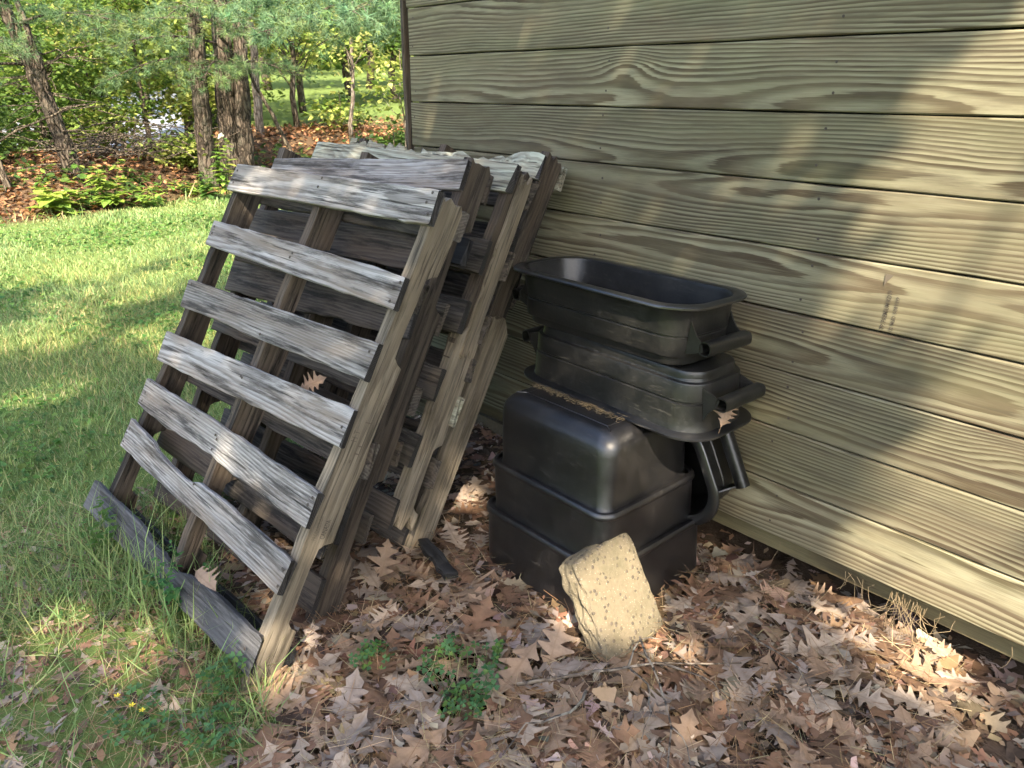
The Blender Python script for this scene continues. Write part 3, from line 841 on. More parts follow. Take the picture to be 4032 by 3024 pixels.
def make_tub(name, label, L=0.715, W=0.290, Ht=0.185):
    root = empty(name)
    tag(root, label, 'tub', 'shallow black tubs')
    def rr_(ins, z, rad): return rrect(-L / 2 + ins, L / 2 - ins, -W / 2 + ins, W / 2 - ins, rad, z, 8)
    pr = [(0.040, 0.000, .06), (0.033, 0.003, .066), (0.030, 0.010, .068), (0.029, 0.030, .070), (0.016, 0.0325, .076), (0.0145, 0.036, .078), (0.011, 0.086, .082), (0.0145, 0.089, .08), (0.0145, 0.092, .08), (0.0095, 0.095, .083), (0.0065, 0.135, .087), (0.004, Ht - 0.018, .090), (0.0, Ht - 0.008, .092), (0.0, Ht - 0.001, .092),
          (0.0045, Ht - 0.001, .088), (0.008, Ht - 0.012, .087), (0.017, 0.06, .078), (0.034, 0.012, .062), (0.05, 0.008, .05)]
    v, f = loft([rr_(*(i, z, r)) for i, z, r in pr], True, True)
    shade(obj('body', mesh('tub_body', v, f, M['tub']), root), 26)
    pr = [(0.001, Ht - 0.010, .091), (-0.012, Ht - 0.007, .102), (-0.026, Ht - 0.008, .110), (-0.0295, Ht - 0.006, .112), (-0.0295, Ht - 0.001, .112), (-0.026, Ht + 0.002, .110), (-0.010, Ht + 0.003, .100), (0.0, Ht + 0.003, .092), (0.004, Ht + 0.001, .089), (0.005, Ht - 0.006, .088)]
    lo = [rr_(*(i, z, r)) for i, z, r in pr]
    lo = [[(x, y, z + 0.0016 * math.sin(x * 9 + 1) + 0.001 * math.sin(x * 31 + y * 17)) for x, y, z in l] for l in lo]
    v, f = loft(lo, False, False)
    shade(obj('rim', mesh('tub_rim', v, f, M['rim']), root), 50)
    for s in (1, -1):
        # hollow rounded grip along the short side, on two gusset plates
        mb = MB()
        cx_, cz_ = L / 2 + 0.042, 0.072
        def sec(r, y): return [(cx_ + (abs(math.cos(t)) ** 0.7) * math.copysign(r, math.cos(t)), y, cz_ + (abs(math.sin(t)) ** 0.7) * math.copysign(r, math.sin(t))) for t in np.linspace(0, 2 * math.pi, 16, False)]
        lo = [sec(0.0175, -0.03), sec(0.0175, -0.094), sec(0.020, -0.094), sec(0.0208, -0.05), sec(0.0208, 0.05), sec(0.020, 0.094), sec(0.0175, 0.094), sec(0.0175, 0.03)]
        v, f = loft(lo, True, True)
        if s < 0: v = [(-x, -y, z) for x, y, z in v]
        h = shade(obj('handle', mesh('tub_handle', v, f, M['tub']), root), 40)
        for ys in (-0.088, 0.088):
            g = [(L / 2 - 0.012, 0.138), (L / 2 - 0.001, 0.116), (L / 2 + 0.012, 0.098), (L / 2 + 0.026, 0.088), (L / 2 + 0.034, 0.062), (L / 2 + 0.010, 0.052), (L / 2 - 0.024, 0.042)]
            n = len(g)
            v = [(x * s, (ys - 0.0025) * s, z) for x, z in g] + [(x * s, (ys + 0.0025) * s, z) for x, z in g]
            f = [[i, (i + 1) % n, n + (i + 1) % n, n + i] for i in range(n)] + [list(range(n))[::-1], [n + i for i in range(n)]]
            obj('bracket', mesh('tub_bracket', v, f, M['tub']), h)
    return root

t1 = make_tub('plastic_tub', 'shallow black plastic tub with a flared rim, right way up on top of the stack')
t1.matrix_world = Matrix.Translation((-1.515, 1.802, 0.760)) @ Matrix.Rotation(R_(-2.5), 4, 'Z') @ Matrix.Rotation(R_(-0.6), 4, 'Y') @ Matrix.Rotation(R_(-0.9), 4, 'X')
t2 = make_tub('plastic_tub', 'shallow black plastic tub upside down between the bin and the top tub')
t2.matrix_world = Matrix.Translation((-1.462, 1.812, 0.762)) @ Matrix.Rotation(R_(-1.0), 4, 'Z') @ Matrix.Rotation(R_(180), 4, 'X') @ Matrix.Rotation(R_(-0.5), 4, 'Y')
# third tub wedged on its side between bin and wall; its long axis slopes down behind the bin
t3 = make_tub('plastic_tub', 'black plastic tub wedged on its side behind the bin against the shed wall')
lx = Vector((0.88, 0.0, 0.46)).normalized(); dz = Vector((0.0, -1.0, 0.02)).normalized()
dz = (dz - lx * dz.dot(lx)).normalized()
dy = dz.cross(lx)
c0 = Vector((-1.185, 1.885, 0.39)) - lx * 0.375 - dz * 0.165
t3.matrix_world = MAT(c0, lx, dy, dz)

# ------------------------------------------------------------------ concrete block leaning on the bin
def block():
    import bmesh
    bm = bmesh.new()
    bmesh.ops.create_cube(bm, size=1.0)
    bmesh.ops.subdivide_edges(bm, edges=bm.edges[:], cuts=15, use_grid_fill=True)
    Lb, Wb, Tb = 0.305, 0.235, 0.085
    for v in bm.verts:
        p = np.array(v.co)
        q = p * 2
        # rounded, chipped edges
        e = np.sort(np.abs(q))[::-1]
        cut = max(0, e[1] - 0.80) * 0.22 + max(0, e[2] - 0.75) * 0.12
        p = p * (1 - cut)
        x, y, z = p[0] * Wb, p[1] * Lb, p[2] * Tb
        n = wav(np.array(x + z * 3), np.array(y + z * 2), 70, 2) * 0.0022 + wav(np.array(x), np.array(y + z), 170, 4) * 0.0016
        if q[0] < -0.95: x += n * 2.5 - 0.003 + wav(np.array(y), np.array(z), 38, 6) * 0.004
        if q[0] > 0.95: x += n * 1.2
        if abs(q[1]) > 0.95: y += n * 1.0
        if abs(q[2]) > 0.95: z += n * 0.2
        x += 0.004 * (q[1])
        v.co = (x, y, z)
    me = bpy.data.meshes.new('concrete_block')
    bm.to_mesh(me); bm.free()
    me.materials.append(M['concrete'])
    return me
bo = obj('concrete_block', block())
# frame: x across (world +y side), y up the slab, z out of its face
# bottom edge from (-1.10,1.295,0) to (-1.117,1.587,0); top edge from (-1.26,1.276,.25) to (-1.257,1.552,.25)
ex = Vector((-0.02, 1.0, 0.03)).normalized(); ey = Vector((-0.52, -0.06, 0.85)); ey = (ey - ex * ey.dot(ex)).normalized(); ez = ex.cross(ey)
bo.matrix_world = MAT((-1.190, 1.448, 0.125), ex, ey, ez)
tag(bo, 'tan concrete block with dark pebbles leaning on the black bin', 'concrete block')

# ------------------------------------------------------------------ scattering helpers
def rot_from(normal, spin):
    """(N,3,3) with column 2 = normal, spun about it"""
    n = normal / np.linalg.norm(normal, axis=1, keepdims=True)
    ref = np.where(np.abs(n[:, 2:3]) > 0.9, np.array([[1.0, 0, 0]]), np.array([[0, 0, 1.0]]))
    a = np.cross(ref, n); a /= np.linalg.norm(a, axis=1, keepdims=True)
    b = np.cross(n, a)
    c_, s_ = np.cos(spin)[:, None], np.sin(spin)[:, None]
    x = a * c_ + b * s_; y = -a * s_ + b * c_
    return np.stack([x, y, n], -1)

def scatter(templates, Rm, S, Pp, tint, pick=None):
    """join copies of triangle templates; returns v, f, tint arrays"""
    N = len(Pp)
    if pick is None: pick = rng.integers(0, len(templates), N)
    V, Fc, T = [], [], []
    base = 0
    for k, (tv, tf) in enumerate(templates):
        m = np.where(pick == k)[0]
        if len(m) == 0: continue
        s = S[m]
        if s.ndim == 1: s = np.repeat(s[:, None], 3, 1)
        lv = tv[None] * s[:, None, :]
        wv = np.einsum('nij,nkj->nki', Rm[m], lv) + Pp[m][:, None, :]
        V.append(wv.reshape(-1, 3))
        ff = tf[None] + (np.arange(len(m)) * len(tv))[:, None, None] + base
        Fc.append(ff.reshape(-1, tf.shape[1]))
        T.append(np.repeat(tint[m], len(tv), 0))
        base += len(m) * len(tv)
    return np.vstack(V), np.vstack(Fc), np.vstack(T)

def pick_cols(cols, n, jit=0.18):
    c_ = np.array(cols)[rng.integers(0, len(cols), n)]
    return np.clip(c_ * (1 + rng.normal(0, jit, (n, 1))) * (1 + rng.normal(0, 0.05, (n, 3))), 0.004, 0.9)

def leaf_template(shape='oval', curl=0.1, fold=0.1, seed=0):
    """leaf of length 1 along x from its stalk, triangles"""
    if shape == 'oval':
        xs = [0, .25, .55, 1.0]; ws = [0, .24, .22, 0]
    elif shape == 'lance':
        xs = [0, .25, .55, 1.0]; ws = [0, .13, .12, 0]
    elif shape == 'broad':
        xs = [0, .2, .55, 1.0]; ws = [0, .36, .34, 0]
    v = [(0, 0, 0)]
    for x, w in list(zip(xs, ws))[1:-1]:
        v += [(x, w, 0), (x, 0, -fold * w), (x, -w, 0)]
    v.append((1.0, 0, 0))
    v = np.array(v, float)
    v[:, 2] += -curl * v[:, 0] ** 2
    f = [[0, 2, 1], [0, 3, 2], [1, 2, 5], [1, 5, 4], [2, 3, 6], [2, 6, 5], [4, 5, 7], [5, 6, 7]]
    return v, np.array(f)

def diamond(fold=0.15):
    v = np.array([(0, 0, 0), (0.45, 0.33, 0), (1, 0, -0.12), (0.45, -0.33, 0), (0.5, 0, -fold)], float)
    return v, np.array([[0, 4, 1], [1, 4, 2], [0, 3, 4], [3, 2, 4]])

def oak_leaf(seed, lobes=3, width=0.34, curl=0.4, bend=0.3, deep=0.45):
    """oak leaf of length about 1: rounded to pointed lobes leaning towards the tip, narrow base"""
    r = np.random.default_rng(seed)
    cs = np.linspace(0.22, 0.66, lobes)
    wd = np.interp(cs, [0.2, 0.45, 0.68], [0.62, 1.0, 0.86]) * width
    g = cs[1] - cs[0]
    def side():
        pts = [(0.05, 0.012), (0.12, 0.03 + 0.02 * r.random())]
        for i in range(lobes):
            c = cs[i] + r.normal(0, 0.010); w = wd[i] * (1 + r.normal(0, 0.14))
            pts += [(c - 0.05 * g, w * 0.52), (c + 0.36 * g, w * (0.98 + 0.06 * r.normal())), (c + 0.50 * g, w * 0.90), (c + 0.50 * g, w * 0.52)]
            pts.append((c + 0.62 * g, max(0.035, w * deep * (1 + r.normal(0, 0.15)))))
        pts += [(0.84, 0.045 + 0.25 * width), (0.91, 0.05)]
        return pts
    L_, Rr_ = side(), side()
    n = len(L_)
    v = [(0.0, 0.0)]; f = []
    mids = [min(0.985, 0.5 * (L_[k][0] + Rr_[k][0]) - 0.10 * 0.5 * (L_[k][1] + Rr_[k][1])) for k in range(n)]
    mids = list(np.maximum.accumulate(np.array(mids) + np.arange(n) * 1e-4))
    M0 = 1; v += [(x, 0.0) for x in mids]
    H = {1: M0 + n, -1: M0 + 3 * n}
    for sg, side_ in ((1, L_), (-1, Rr_)):
        v += [(0.5 * (p[0] + mids[k]), 0.5 * sg * p[1]) for k, p in enumerate(side_)]
        v += [(p[0], sg * p[1]) for p in side_]
    v.append((1.0, 0.0)); tip = len(v) - 1
    for sg in (1, -1):
        h = H[sg]; o_ = h + n
        def quad(a, b, c, d):
            q = [[a, b, c], [a, c, d]]
            f.extend(q if sg > 0 else [t[::-1] for t in q])
        def tri(a, b, c): f.append([a, b, c] if sg > 0 else [c, b, a])
        tri(0, M0, h); tri(0, h, o_)
        for k in range(n - 1):
            quad(M0 + k, M0 + k + 1, h + k + 1, h + k)
            quad(h + k, h + k + 1, o_ + k + 1, o_ + k)
        tri(M0 + n - 1, tip, h + n - 1); tri(h + n - 1, tip, o_ + n - 1)
    k = len(v)
    v += [(-0.15, 0.006), (-0.15, -0.006), (0.02, 0.006), (0.02, -0.006)]
    f += [[k, k + 1, k + 3], [k, k + 3, k + 2]]
    v = np.array(v, float)
    x, y = v[:, 0], v[:, 1]
    cl, cr = r.uniform(0.3, 1.7), r.uniform(-0.4, 1.5)
    z = curl * y ** 2 * np.where(y > 0, cl, cr) + bend * (x - 0.45) ** 2 * 0.6
    z = z + 0.022 * np.sin(x * 9 + r.uniform(0, 6)) * np.abs(y) / 0.3 + 0.02 * np.sin(y * 13 + x * 6 + r.uniform(0, 6)) + 0.05 * np.abs(y)
    return np.column_stack([x - 0.45, y, z]), np.array(f)

# ------------------------------------------------------------------ leaf litter
def in_obstacle(x, y):
    m = (x > -1.70) & (x < -1.24) & (y > 1.43) & (y < 1.88)
    return m

tmpl = [oak_leaf(s, lobes=2 + s % 3, width=0.27 + 0.05 * (s % 4), curl=(0.15, 0.5, -0.6, 0.8)[s % 4], bend=(0.3, -0.3, 0.1, -0.5)[s % 4], deep=(0.26, 0.36, 0.7)[s % 3]) for s in range(18)]
LIT = [(0.255, 0.168, 0.11), (0.32, 0.222, 0.15), (0.19, 0.115, 0.075), (0.37, 0.30, 0.24), (0.24, 0.142, 0.085), (0.26, 0.21, 0.175), (0.13, 0.08, 0.055), (0.07, 0.048, 0.036)]
def litter(n, xr, yr, zone, scale, lift, tilt, cols=LIT):
    x = rng.uniform(*xr, n); y = rng.uniform(*yr, n)
    k = rng.random(n) < zone(x, y)
    x, y = x[k], y[k]; m = len(x)
    z = terrain(x, y) + rng.uniform(lift[0], lift[1], m)
    nm = np.column_stack([rng.normal(0, tilt, m), rng.normal(0, tilt, m), np.ones(m)])
    Rm = rot_from(nm, rng.uniform(0, 6.28, m))
    S = rng.uniform(*scale, m)
    S = np.column_stack([S, S * rng.uniform(0.55, 1.05, m), S * rng.uniform(0.4, 1.3, m)])
    return scatter(tmpl, Rm, S, np.column_stack([x, y, z]), pick_cols(cols, m, 0.22))
def near_zone(x, y):
    bare_ = 1 - 0.8 * np.exp(-(((x + 1.36) / 0.16) ** 2 + ((y - 0.98) / 0.15) ** 2)) - 0.5 * np.exp(-(((x + 2.0) / 0.25) ** 2 + ((y - 1.5) / 0.3) ** 2))
    return np.clip(bare_, 0, 1) * litter_zone(x, y) * (1 - 0.97 * in_obstacle(x, y)) * (y < 2.30) * np.where(y > 2.1, 0.4, 1)
parts_ = [litter(3600, (-3.2, 0.7), (0.2, 2.3), near_zone, (0.03, 0.09), (0.0, 0.008), 0.14, LIT[2:] + LIT[6:] + LIT[6:]),  # bottom layer weighted to dark tints, shade painted into gaps between leaves
          litter(2600, (-2.6, 0.7), (0.2, 2.2), near_zone, (0.07, 0.155), (0.004, 0.016), 0.15),
          litter(900, (-2.2, 0.7), (1.0, 2.10), lambda x, y: near_zone(x, y) * ss(-1.6, -0.9, x), (0.06, 0.14), (0.010, 0.026), 0.22),
          litter(1700, (-3.0, -0.4), (-0.2, 0.9), lambda x, y: 0.75 * np.ones_like(x) * ss(-3.0, -2.2, x), (0.03, 0.09), (0.0, 0.010), 0.25)]
frag = [(np.array([(0, 0, 0), (0.5, 0.3, 0.08), (1, 0.05, 0), (0.6, -0.35, 0.1), (0.2, -0.2, 0.02)], float), np.array([[0, 2, 1], [0, 3, 2], [0, 4, 3]])),
        (np.array([(0, 0, 0), (0.35, 0.28, -0.04), (0.8, 0.3, 0.12), (1, -0.1, 0), (0.4, -0.3, 0.06)], float), np.array([[0, 2, 1], [0, 3, 2], [0, 4, 3]]))]
keep_t = tmpl; tmpl = frag
parts_ += [litter(6000, (-2.9, 0.6), (0.1, 2.2), near_zone, (0.012, 0.05), (0.004, 0.026), 0.25), litter(2500, (-3.0, -0.8), (-0.1, 0.8), lambda x, y: 0.8 * np.ones_like(x), (0.012, 0.04), (0.0, 0.012), 0.25)]
tmpl = keep_t
v = np.vstack([p[0] for p in parts_]); tt = np.vstack([p[2] for p in parts_])
ff = []; b_ = 0
for p in parts_:
    ff.append(p[1] + b_); b_ += len(p[0])
o = obj('leaf_litter', mesh('leaf_litter', v, np.vstack(ff), M['litter'], tt))
tag(o, 'carpet of brown fallen oak leaves covering the ground beside the shed', 'leaf litter', kind='stuff')

# the leaves that lie on top, one by one
LC = [('tan', (0.31, 0.212, 0.142)), ('russet', (0.23, 0.13, 0.078)), ('greyish', (0.28, 0.225, 0.185)), ('pale', (0.42, 0.33, 0.25)), ('brown', (0.14, 0.085, 0.055))]
leaf_mats = [leaf_mat(n_.replace(' ', '_') + '_oak_leaf', 0.15, 0.6, False, [(0.0, tuple(q * 0.82 for q in c_)), (1.0, tuple(q * 1.15 for q in c_))], True, 0.3) for n_, c_ in LC]
FORM = ['flat', 'curled', 'crumpled']
leaf_me = {}
for s_ in range(12):
    tv, tf = oak_leaf(300 + s_, lobes=3 + (s_ % 3 > 0), width=0.30 + 0.035 * (s_ % 4), curl=(0.1, 0.6, -0.8)[s_ % 3], bend=(0.3, -0.35, 0.5, 0.1)[s_ % 4], deep=(0.22, 0.30, 0.40)[s_ % 3])
    for c_ in range(5):
        leaf_me[s_, c_] = mesh('oak_leaf', tv * 0.15, tf, leaf_mats[c_], smooth=True)
ZONES = [
    ('right in front of the concrete block', lambda x, y: (x > -1.25) & (x < -0.75) & (y < 1.32) & (y > 1.05)),
    ('at the bottom edge below the forked twig', lambda x, y: (x > -1.25) & (y <= 1.05)),
    ('between the concrete block and the shed wall', lambda x, y: (x > -1.2) & (y >= 1.32) & (x < -0.85)),
    ('in the shaded litter below the siding', lambda x, y: (y >= 1.32) & (x >= -0.85) & (x < -0.62)),
    ('in the sunny litter at the right under the siding', lambda x, y: (x >= -0.62) & (y >= 1.65)),
    ('in the bottom right corner of the litter', lambda x, y: (x >= -0.75) & (y < 1.65)),
    ('deep in the dark gap behind the bin', lambda x, y: (x < -1.25) & (y >= 1.68)),
    ('in the gap between the rear pallet and the bin', lambda x, y: (x < -1.25) & (y >= 1.25)),
    ('left of the bin near the rear pallet foot', lambda x, y: (x < -1.55) & (y >= 0.95)),
    ('around the clover patch left of the block', lambda x, y: (x < -1.20) & (y >= 0.90)),
    ('near the second pallet foot', lambda x, y: (x < -1.5) & (y >= 0.72)),
    ('beside the front pallet foot', lambda x, y: (x < -1.2)),
]
cand = []
zcount = {}
tries = 0
while len(cand) < 285 and tries < 60000:
    tries += 1
    x = random.uniform(-2.1, 0.0); y = random.uniform(0.45, 2.12)
    if random.random() > float(near_zone(np.array([x]), np.array([y]))[0]): continue
    if (-1.80 < x < -1.13 and 1.33 < y < 1.98): continue
    if (-1.30 < x < -1.02 and 1.25 < y < 1.62): continue
    if (x < -1.66 and y < 0.95): continue
    f_, r_ = to_fr(x, y)
    if f_ < 1.28 or r_ > f_ * 0.74: continue
    if any((x - a) ** 2 + (y - b) ** 2 < 0.050 ** 2 for a, b in cand): continue
    zi = next(k for k, z_ in enumerate(ZONES + [(0, lambda x, y: True)]) if z_[1](x, y))
    if zcount.get(zi, 0) >= 44: continue
    zcount[zi] = zcount.get(zi, 0) + 1
    cand.append((x, y))
SIZES = [('small', 0.74, 0.88), ('medium', 0.92, 1.10), ('large', 1.14, 1.36)]
used_lab = {}
for i, (x, y) in enumerate(cand):
    for lab, fn in ZONES:
        if fn(x, y): break
    left = [(a, b, c) for a in range(3) for b in range(3) for c in range(5) if (lab, a, b, c) not in used_lab] or [(a, b, c) for a in range(3) for b in range(3) for c in range(5)]
    w_ = [(0.7, 1, 1)[a] * (1.6, 0.9, 1.2, 1.2, 0.5)[c] for a, b, c in left]
    si, fi, c_ = random.choices(left, w_)[0]
    used_lab[lab, si, fi, c_] = 1
    k_ = fi + 3 * random.randrange(4)
    o = bpy.data.objects.new('oak_leaf', leaf_me[k_, c_])
    z = float(terrain(x, y)) + random.uniform(0.014, 0.026) + (0.006 if x > -1.1 and y > 1.2 else 0)
    nm = np.array([[random.gauss(0, 0.12), random.gauss(0, 0.12), 1.0]])
    Rm = rot_from(nm, np.array([random.uniform(0, 6.28)]))[0]
    sz = random.uniform(*SIZES[si][1:])
    wy, wz = random.uniform(0.65, 1.05), random.uniform(0.5, 1.3)
    col.objects.link(o)
    o.matrix_world = MAT((x, y, z), Rm[:, 0] * sz, Rm[:, 1] * sz * wy, Rm[:, 2] * sz * wz)
    tag(o, '%s %s %s oak leaf %s' % (SIZES[si][0], FORM[fi], LC[c_][0], lab), 'leaf', 'fallen oak leaves')

def one_leaf(label, p, nm, spin, size, k, c=0):
    o = bpy.data.objects.new('oak_leaf', leaf_me[k, c]); col.objects.link(o)
    Rm = rot_from(np.array([nm], float), np.array([spin]))[0] * size
    o.matrix_world = MAT(p, Rm[:, 0], Rm[:, 1], Rm[:, 2])
    tag(o, label, 'leaf')
    return o
one_leaf('crumpled brown leaf caught under the handle of the upside down tub', (-1.075, 1.755, 0.645), (0.8, -0.7, 0.3), 1.2, 0.62, 2)
one_leaf('curled pale leaf draped over the dark lowest board of the front pallet', (-2.03, 0.585, 0.150), (-0.1, -0.55, 0.85), 0.2, 1.1, 5)
one_leaf('brown leaf lodged between the middle boards of the front pallet', (-2.02, 0.98, 0.66), (0.3, -0.8, 0.6), 0.6, 0.75, 1)
one_leaf('tan leaf leaning against the foot of the rearmost pallet', (-1.86, 1.10, 0.055), (0.45, -0.6, 0.6), 1.5, 0.95, 6)
one_leaf('curled orange leaf leaning on the left edge of the concrete block', (-1.20, 1.22, 0.05), (0.5, -0.7, 0.6), 1.4, 1.05, 9)
one_leaf('large pale leaf lying flat beside the clover patch', (-1.22, 1.12, 0.05), (0.1, -0.1, 1), 0.3, 1.35, 0)

# ------------------------------------------------------------------ twigs and straw
def twig(label, pts, r0, branches=(), name='twig'):
    p0 = Vector(pts[0])
    mb = MB()
    def line(pp, r):
        pp = [np.array(p) for p in pp]; q = []
        for i in range(len(pp) - 1):
            for t in (0, 0.33, 0.66): q.append(pp[i] * (1 - t) + pp[i + 1] * t + rng.normal(0, 0.003, 3) * (1 if t else 0))
        q.append(pp[-1])
        mb.tube(q, list(np.linspace(r, r * 0.35, len(q))), 6, True, 0.08)
    line([Vector(p) - p0 for p in pts], r0)
    for b in branches: line([Vector(p) - p0 for p in b], r0 * 0.6)
    o = obj(name, mb.mesh(name, M['twig'], True)); o.location = p0
    tag(o, label, 'twig')
twig('forked grey twig with lichen lying in front of the concrete block', [(-1.16, 1.05, 0.064), (-1.07, 1.19, 0.074), (-1.00, 1.30, 0.079), (-0.96, 1.36, 0.084), (-0.82, 1.55, 0.064)], 0.0055,
     [[(-1.00, 1.30, 0.079), (-0.92, 1.28, 0.089), (-0.86, 1.22, 0.079), (-0.83, 1.15, 0.064)], [(-1.00, 1.30, 0.082), (-1.03, 1.38, 0.104), (-0.98, 1.44, 0.104)], [(-0.96, 1.36, 0.084), (-0.84, 1.40, 0.094), (-0.76, 1.40, 0.074)]])
twig('long thin twig lying across the leaves below the forked twig', [(-1.03, 1.38, 0.114), (-0.90, 1.30, 0.094), (-0.80, 1.22, 0.079), (-0.72, 1.10, 0.074), (-0.66, 1.02, 0.059)], 0.0036,
     [[(-0.80, 1.22, 0.079), (-0.74, 1.20, 0.079), (-0.68, 1.14, 0.064)]])
twig('thin dark twig at the bottom edge left of the forked twig', [(-1.02, 1.16, 0.074), (-1.0, 1.08, 0.069), (-1.05, 0.98, 0.064), (-1.02, 0.88, 0.059)], 0.0042)
twig('pale twig near the shed wall in the shaded litter', [(-0.88, 1.66, 0.079), (-0.70, 1.62, 0.089), (-0.60, 1.54, 0.074)], 0.003)
mb = MB()
for i in range(30):
    bx = -0.60 + rng.normal(0, 0.035); 
    p = [np.array([bx, 2.035 + rng.normal(0, 0.008), 0.145])]
    d = np.array([rng.normal(0, 0.25), -0.15 + rng.normal(0, 0.2), -1.0])
    for k in range(4):
        p.append(p[-1] + d * rng.uniform(0.012, 0.034)); d = d + np.array([rng.normal(0, 0.4), rng.normal(-0.05, 0.25), rng.normal(0, 0.25)])
    mb.tube(p, 0.0008, 4, False)
o = obj('straw_tuft', mb.mesh('straw_tuft', M['straw'])); tag(o, 'tuft of dry straw hanging from the bottom edge of the shed siding', 'straw')
mb = MB()
for i in range(11):
    bx = rng.uniform(-1.15, -0.2)
    p = [np.array([bx, 2.03, 0.15])]
    for k in range(3): p.append(p[-1] + np.array([rng.normal(0, 0.012), -rng.uniform(0, 0.012), -rng.uniform(0.012, 0.03)]))
    mb.tube(p, 0.0007, 4, False)
o = obj('loose_straw', mb.mesh('loose_straw', M['straw'])); tag(o, 'single straws hanging along the bottom edge of the siding', 'straw', kind='stuff')
mb = MB()
for i in range(420):
    x = rng.uniform(-1.72, -1.33); y = 1.634 + rng.normal(0, 0.010)
    a_ = rng.uniform(0, 6.28); l_ = rng.uniform(0.006, 0.022)
    mb.tube([(x, y, 0.575 + rng.uniform(0, 0.012)), (x + l_ * math.cos(a_), y + 0.6 * l_ * math.sin(a_), 0.575 + rng.uniform(0, 0.012))], 0.0007, 3, False)
o = obj('dry_clippings', mb.mesh('dry_clippings', M['straw'])); tag(o, 'dry grass clippings caught on top of the bin under the tub rim', 'clippings', kind='stuff')

# ------------------------------------------------------------------ grass
def blade(bend, seed):
    v = np.array([(-0.5, 0, 0), (0.5, 0, 0), (-0.38, bend * 0.28, 0.5), (0.38, bend * 0.28, 0.5), (0, bend, 0.92)], float)
    return v, np.array([[0, 1, 3], [0, 3, 2], [2, 3, 4]])
bl = [blade(b, 0) for b in (0.15, 0.4, 0.7, 1.0)]
GR = [(0.175, 0.265, 0.10), (0.20, 0.30, 0.115), (0.145, 0.23, 0.09), (0.235, 0.31, 0.125), (0.29, 0.32, 0.13), (0.36, 0.33, 0.18)]
def grass(n, fr_r, q_r, keep, hgt, wid, cols, fpow=1.0, lean=0.25):
    f_ = fr_r[0] + (fr_r[1] - fr_r[0]) * rng.random(n) ** fpow
    q_ = rng.uniform(*q_r, n)
    x = f_ * F2[0] + q_ * f_ * R2[0]; y = f_ * F2[1] + q_ * f_ * R2[1]
    k = rng.random(n) < keep(x, y, f_, q_ * f_)
    x, y, f_ = x[k], y[k], f_[k]; m = len(x)
    z = terrain(x, y) - 0.004
    nm = np.column_stack([rng.normal(0, lean, m), rng.normal(0, lean, m), np.ones(m)])
    h = rng.uniform(*hgt, m) * (0.75 + 0.5 * rng.random(m)) * (1 + 0.35 * wav(x, y, 3.0, 14))
    wd = rng.uniform(*wid, m) * np.maximum(1, f_ / 3.0) ** 0.8
    S = np.column_stack([wd, h, h])
    tc = pick_cols(cols, m, 0.2)
    yel = ss(-0.2, 0.9, wav(x, y, 1.4, 81) + 0.5 * wav(x, y, 4.5, 82))[:, None]     # patches of yellower, drier turf
    tc = tc * (1 - yel) + tc * np.array([[1.22, 1.08, 1.0]]) * yel
    return scatter(bl, rot_from(nm, rng.uniform(0, 6.28, m)), S, np.column_stack([x, y, z]), np.clip(tc, 0, 0.8))
def lawn_keep(x, y, f, r):
    e = f - lawn_edge(r)
    shed_in = (x > SX0 - 0.05) & (y > WY)
    return (1 - litter_zone(x, y)) * ss(0.5, -0.3, e + 0.3 * wav(x, y, 2.5, 8)) * (~shed_in)
def near_keep(x, y, f, r):
    return lawn_keep(x, y, f, r) * (0.25 + 0.75 * ss(-0.3, 0.5, wav(x, y, 6, 31)))
lawnG = [grass(70000, (2.0, 6.0), (-0.95, 0.0), lambda x, y, f, r: lawn_keep(x, y, f, r) * ss(1.9, 2.9, f), (0.025, 0.06), (0.0028, 0.0045), GR, 0.8),
         grass(80000, (4.5, 13.5), (-0.95, 0.05), lawn_keep, (0.03, 0.055), (0.004, 0.006), GR[:5], 0.8),
         grass(11000, (1.1, 2.6), (-0.95, -0.1), near_keep, (0.05, 0.12), (0.0022, 0.0045), GR[:5], 0.8, 0.5),
         grass(2600, (1.2, 2.4), (-0.85, -0.30), lambda x, y, f, r: near_keep(x, y, f, r) * ss(0.1, 0.6, wav(x, y, 5, 77)), (0.12, 0.22), (0.003, 0.005), GR[:4], 0.8, 0.35)]
lawnG += [grass(9000, (7, 14), (-0.95, 0.0), lambda x, y, f, r: ss(-0.9, -0.2, f - lawn_edge(r)) * ss(0.7, 0.2, f - lawn_edge(r)) * ss(-0.4, 0.6, wav(x, y, 2.6, 51)), (0.08, 0.20), (0.004, 0.007), GR, 0.8, 0.4),
          grass(5000, (2.2, 6.5), (-0.95, -0.2), lambda x, y, f, r: lawn_keep(x, y, f, r) * ss(0.0, 0.8, wav(x, y, 1.7, 55)), (0.07, 0.15), (0.003, 0.005), GR[:5], 0.7, 0.4),
          grass(1500, (1.75, 2.4), (-0.70, -0.36), lambda x, y, f, r: np.exp(-((y - 0.50 - 0.075 * (x + 1.66)) / 0.05) ** 2) * (x < -1.72) * (x > -2.7), (0.10, 0.22), (0.003, 0.005), GR[:4], 1.0, 0.35)]
v = np.vstack([p[0] for p in lawnG]); tt = np.vstack([p[2] for p in lawnG]); ff = []; b_ = 0
for p in lawnG:
    ff.append(p[1] + b_); b_ += len(p[0])
o = obj('lawn_grass', mesh('lawn_grass', v, np.vstack(ff), M['grass'], tt)); tag(o, 'green lawn grass left of the pallets', 'grass', kind='stuff')
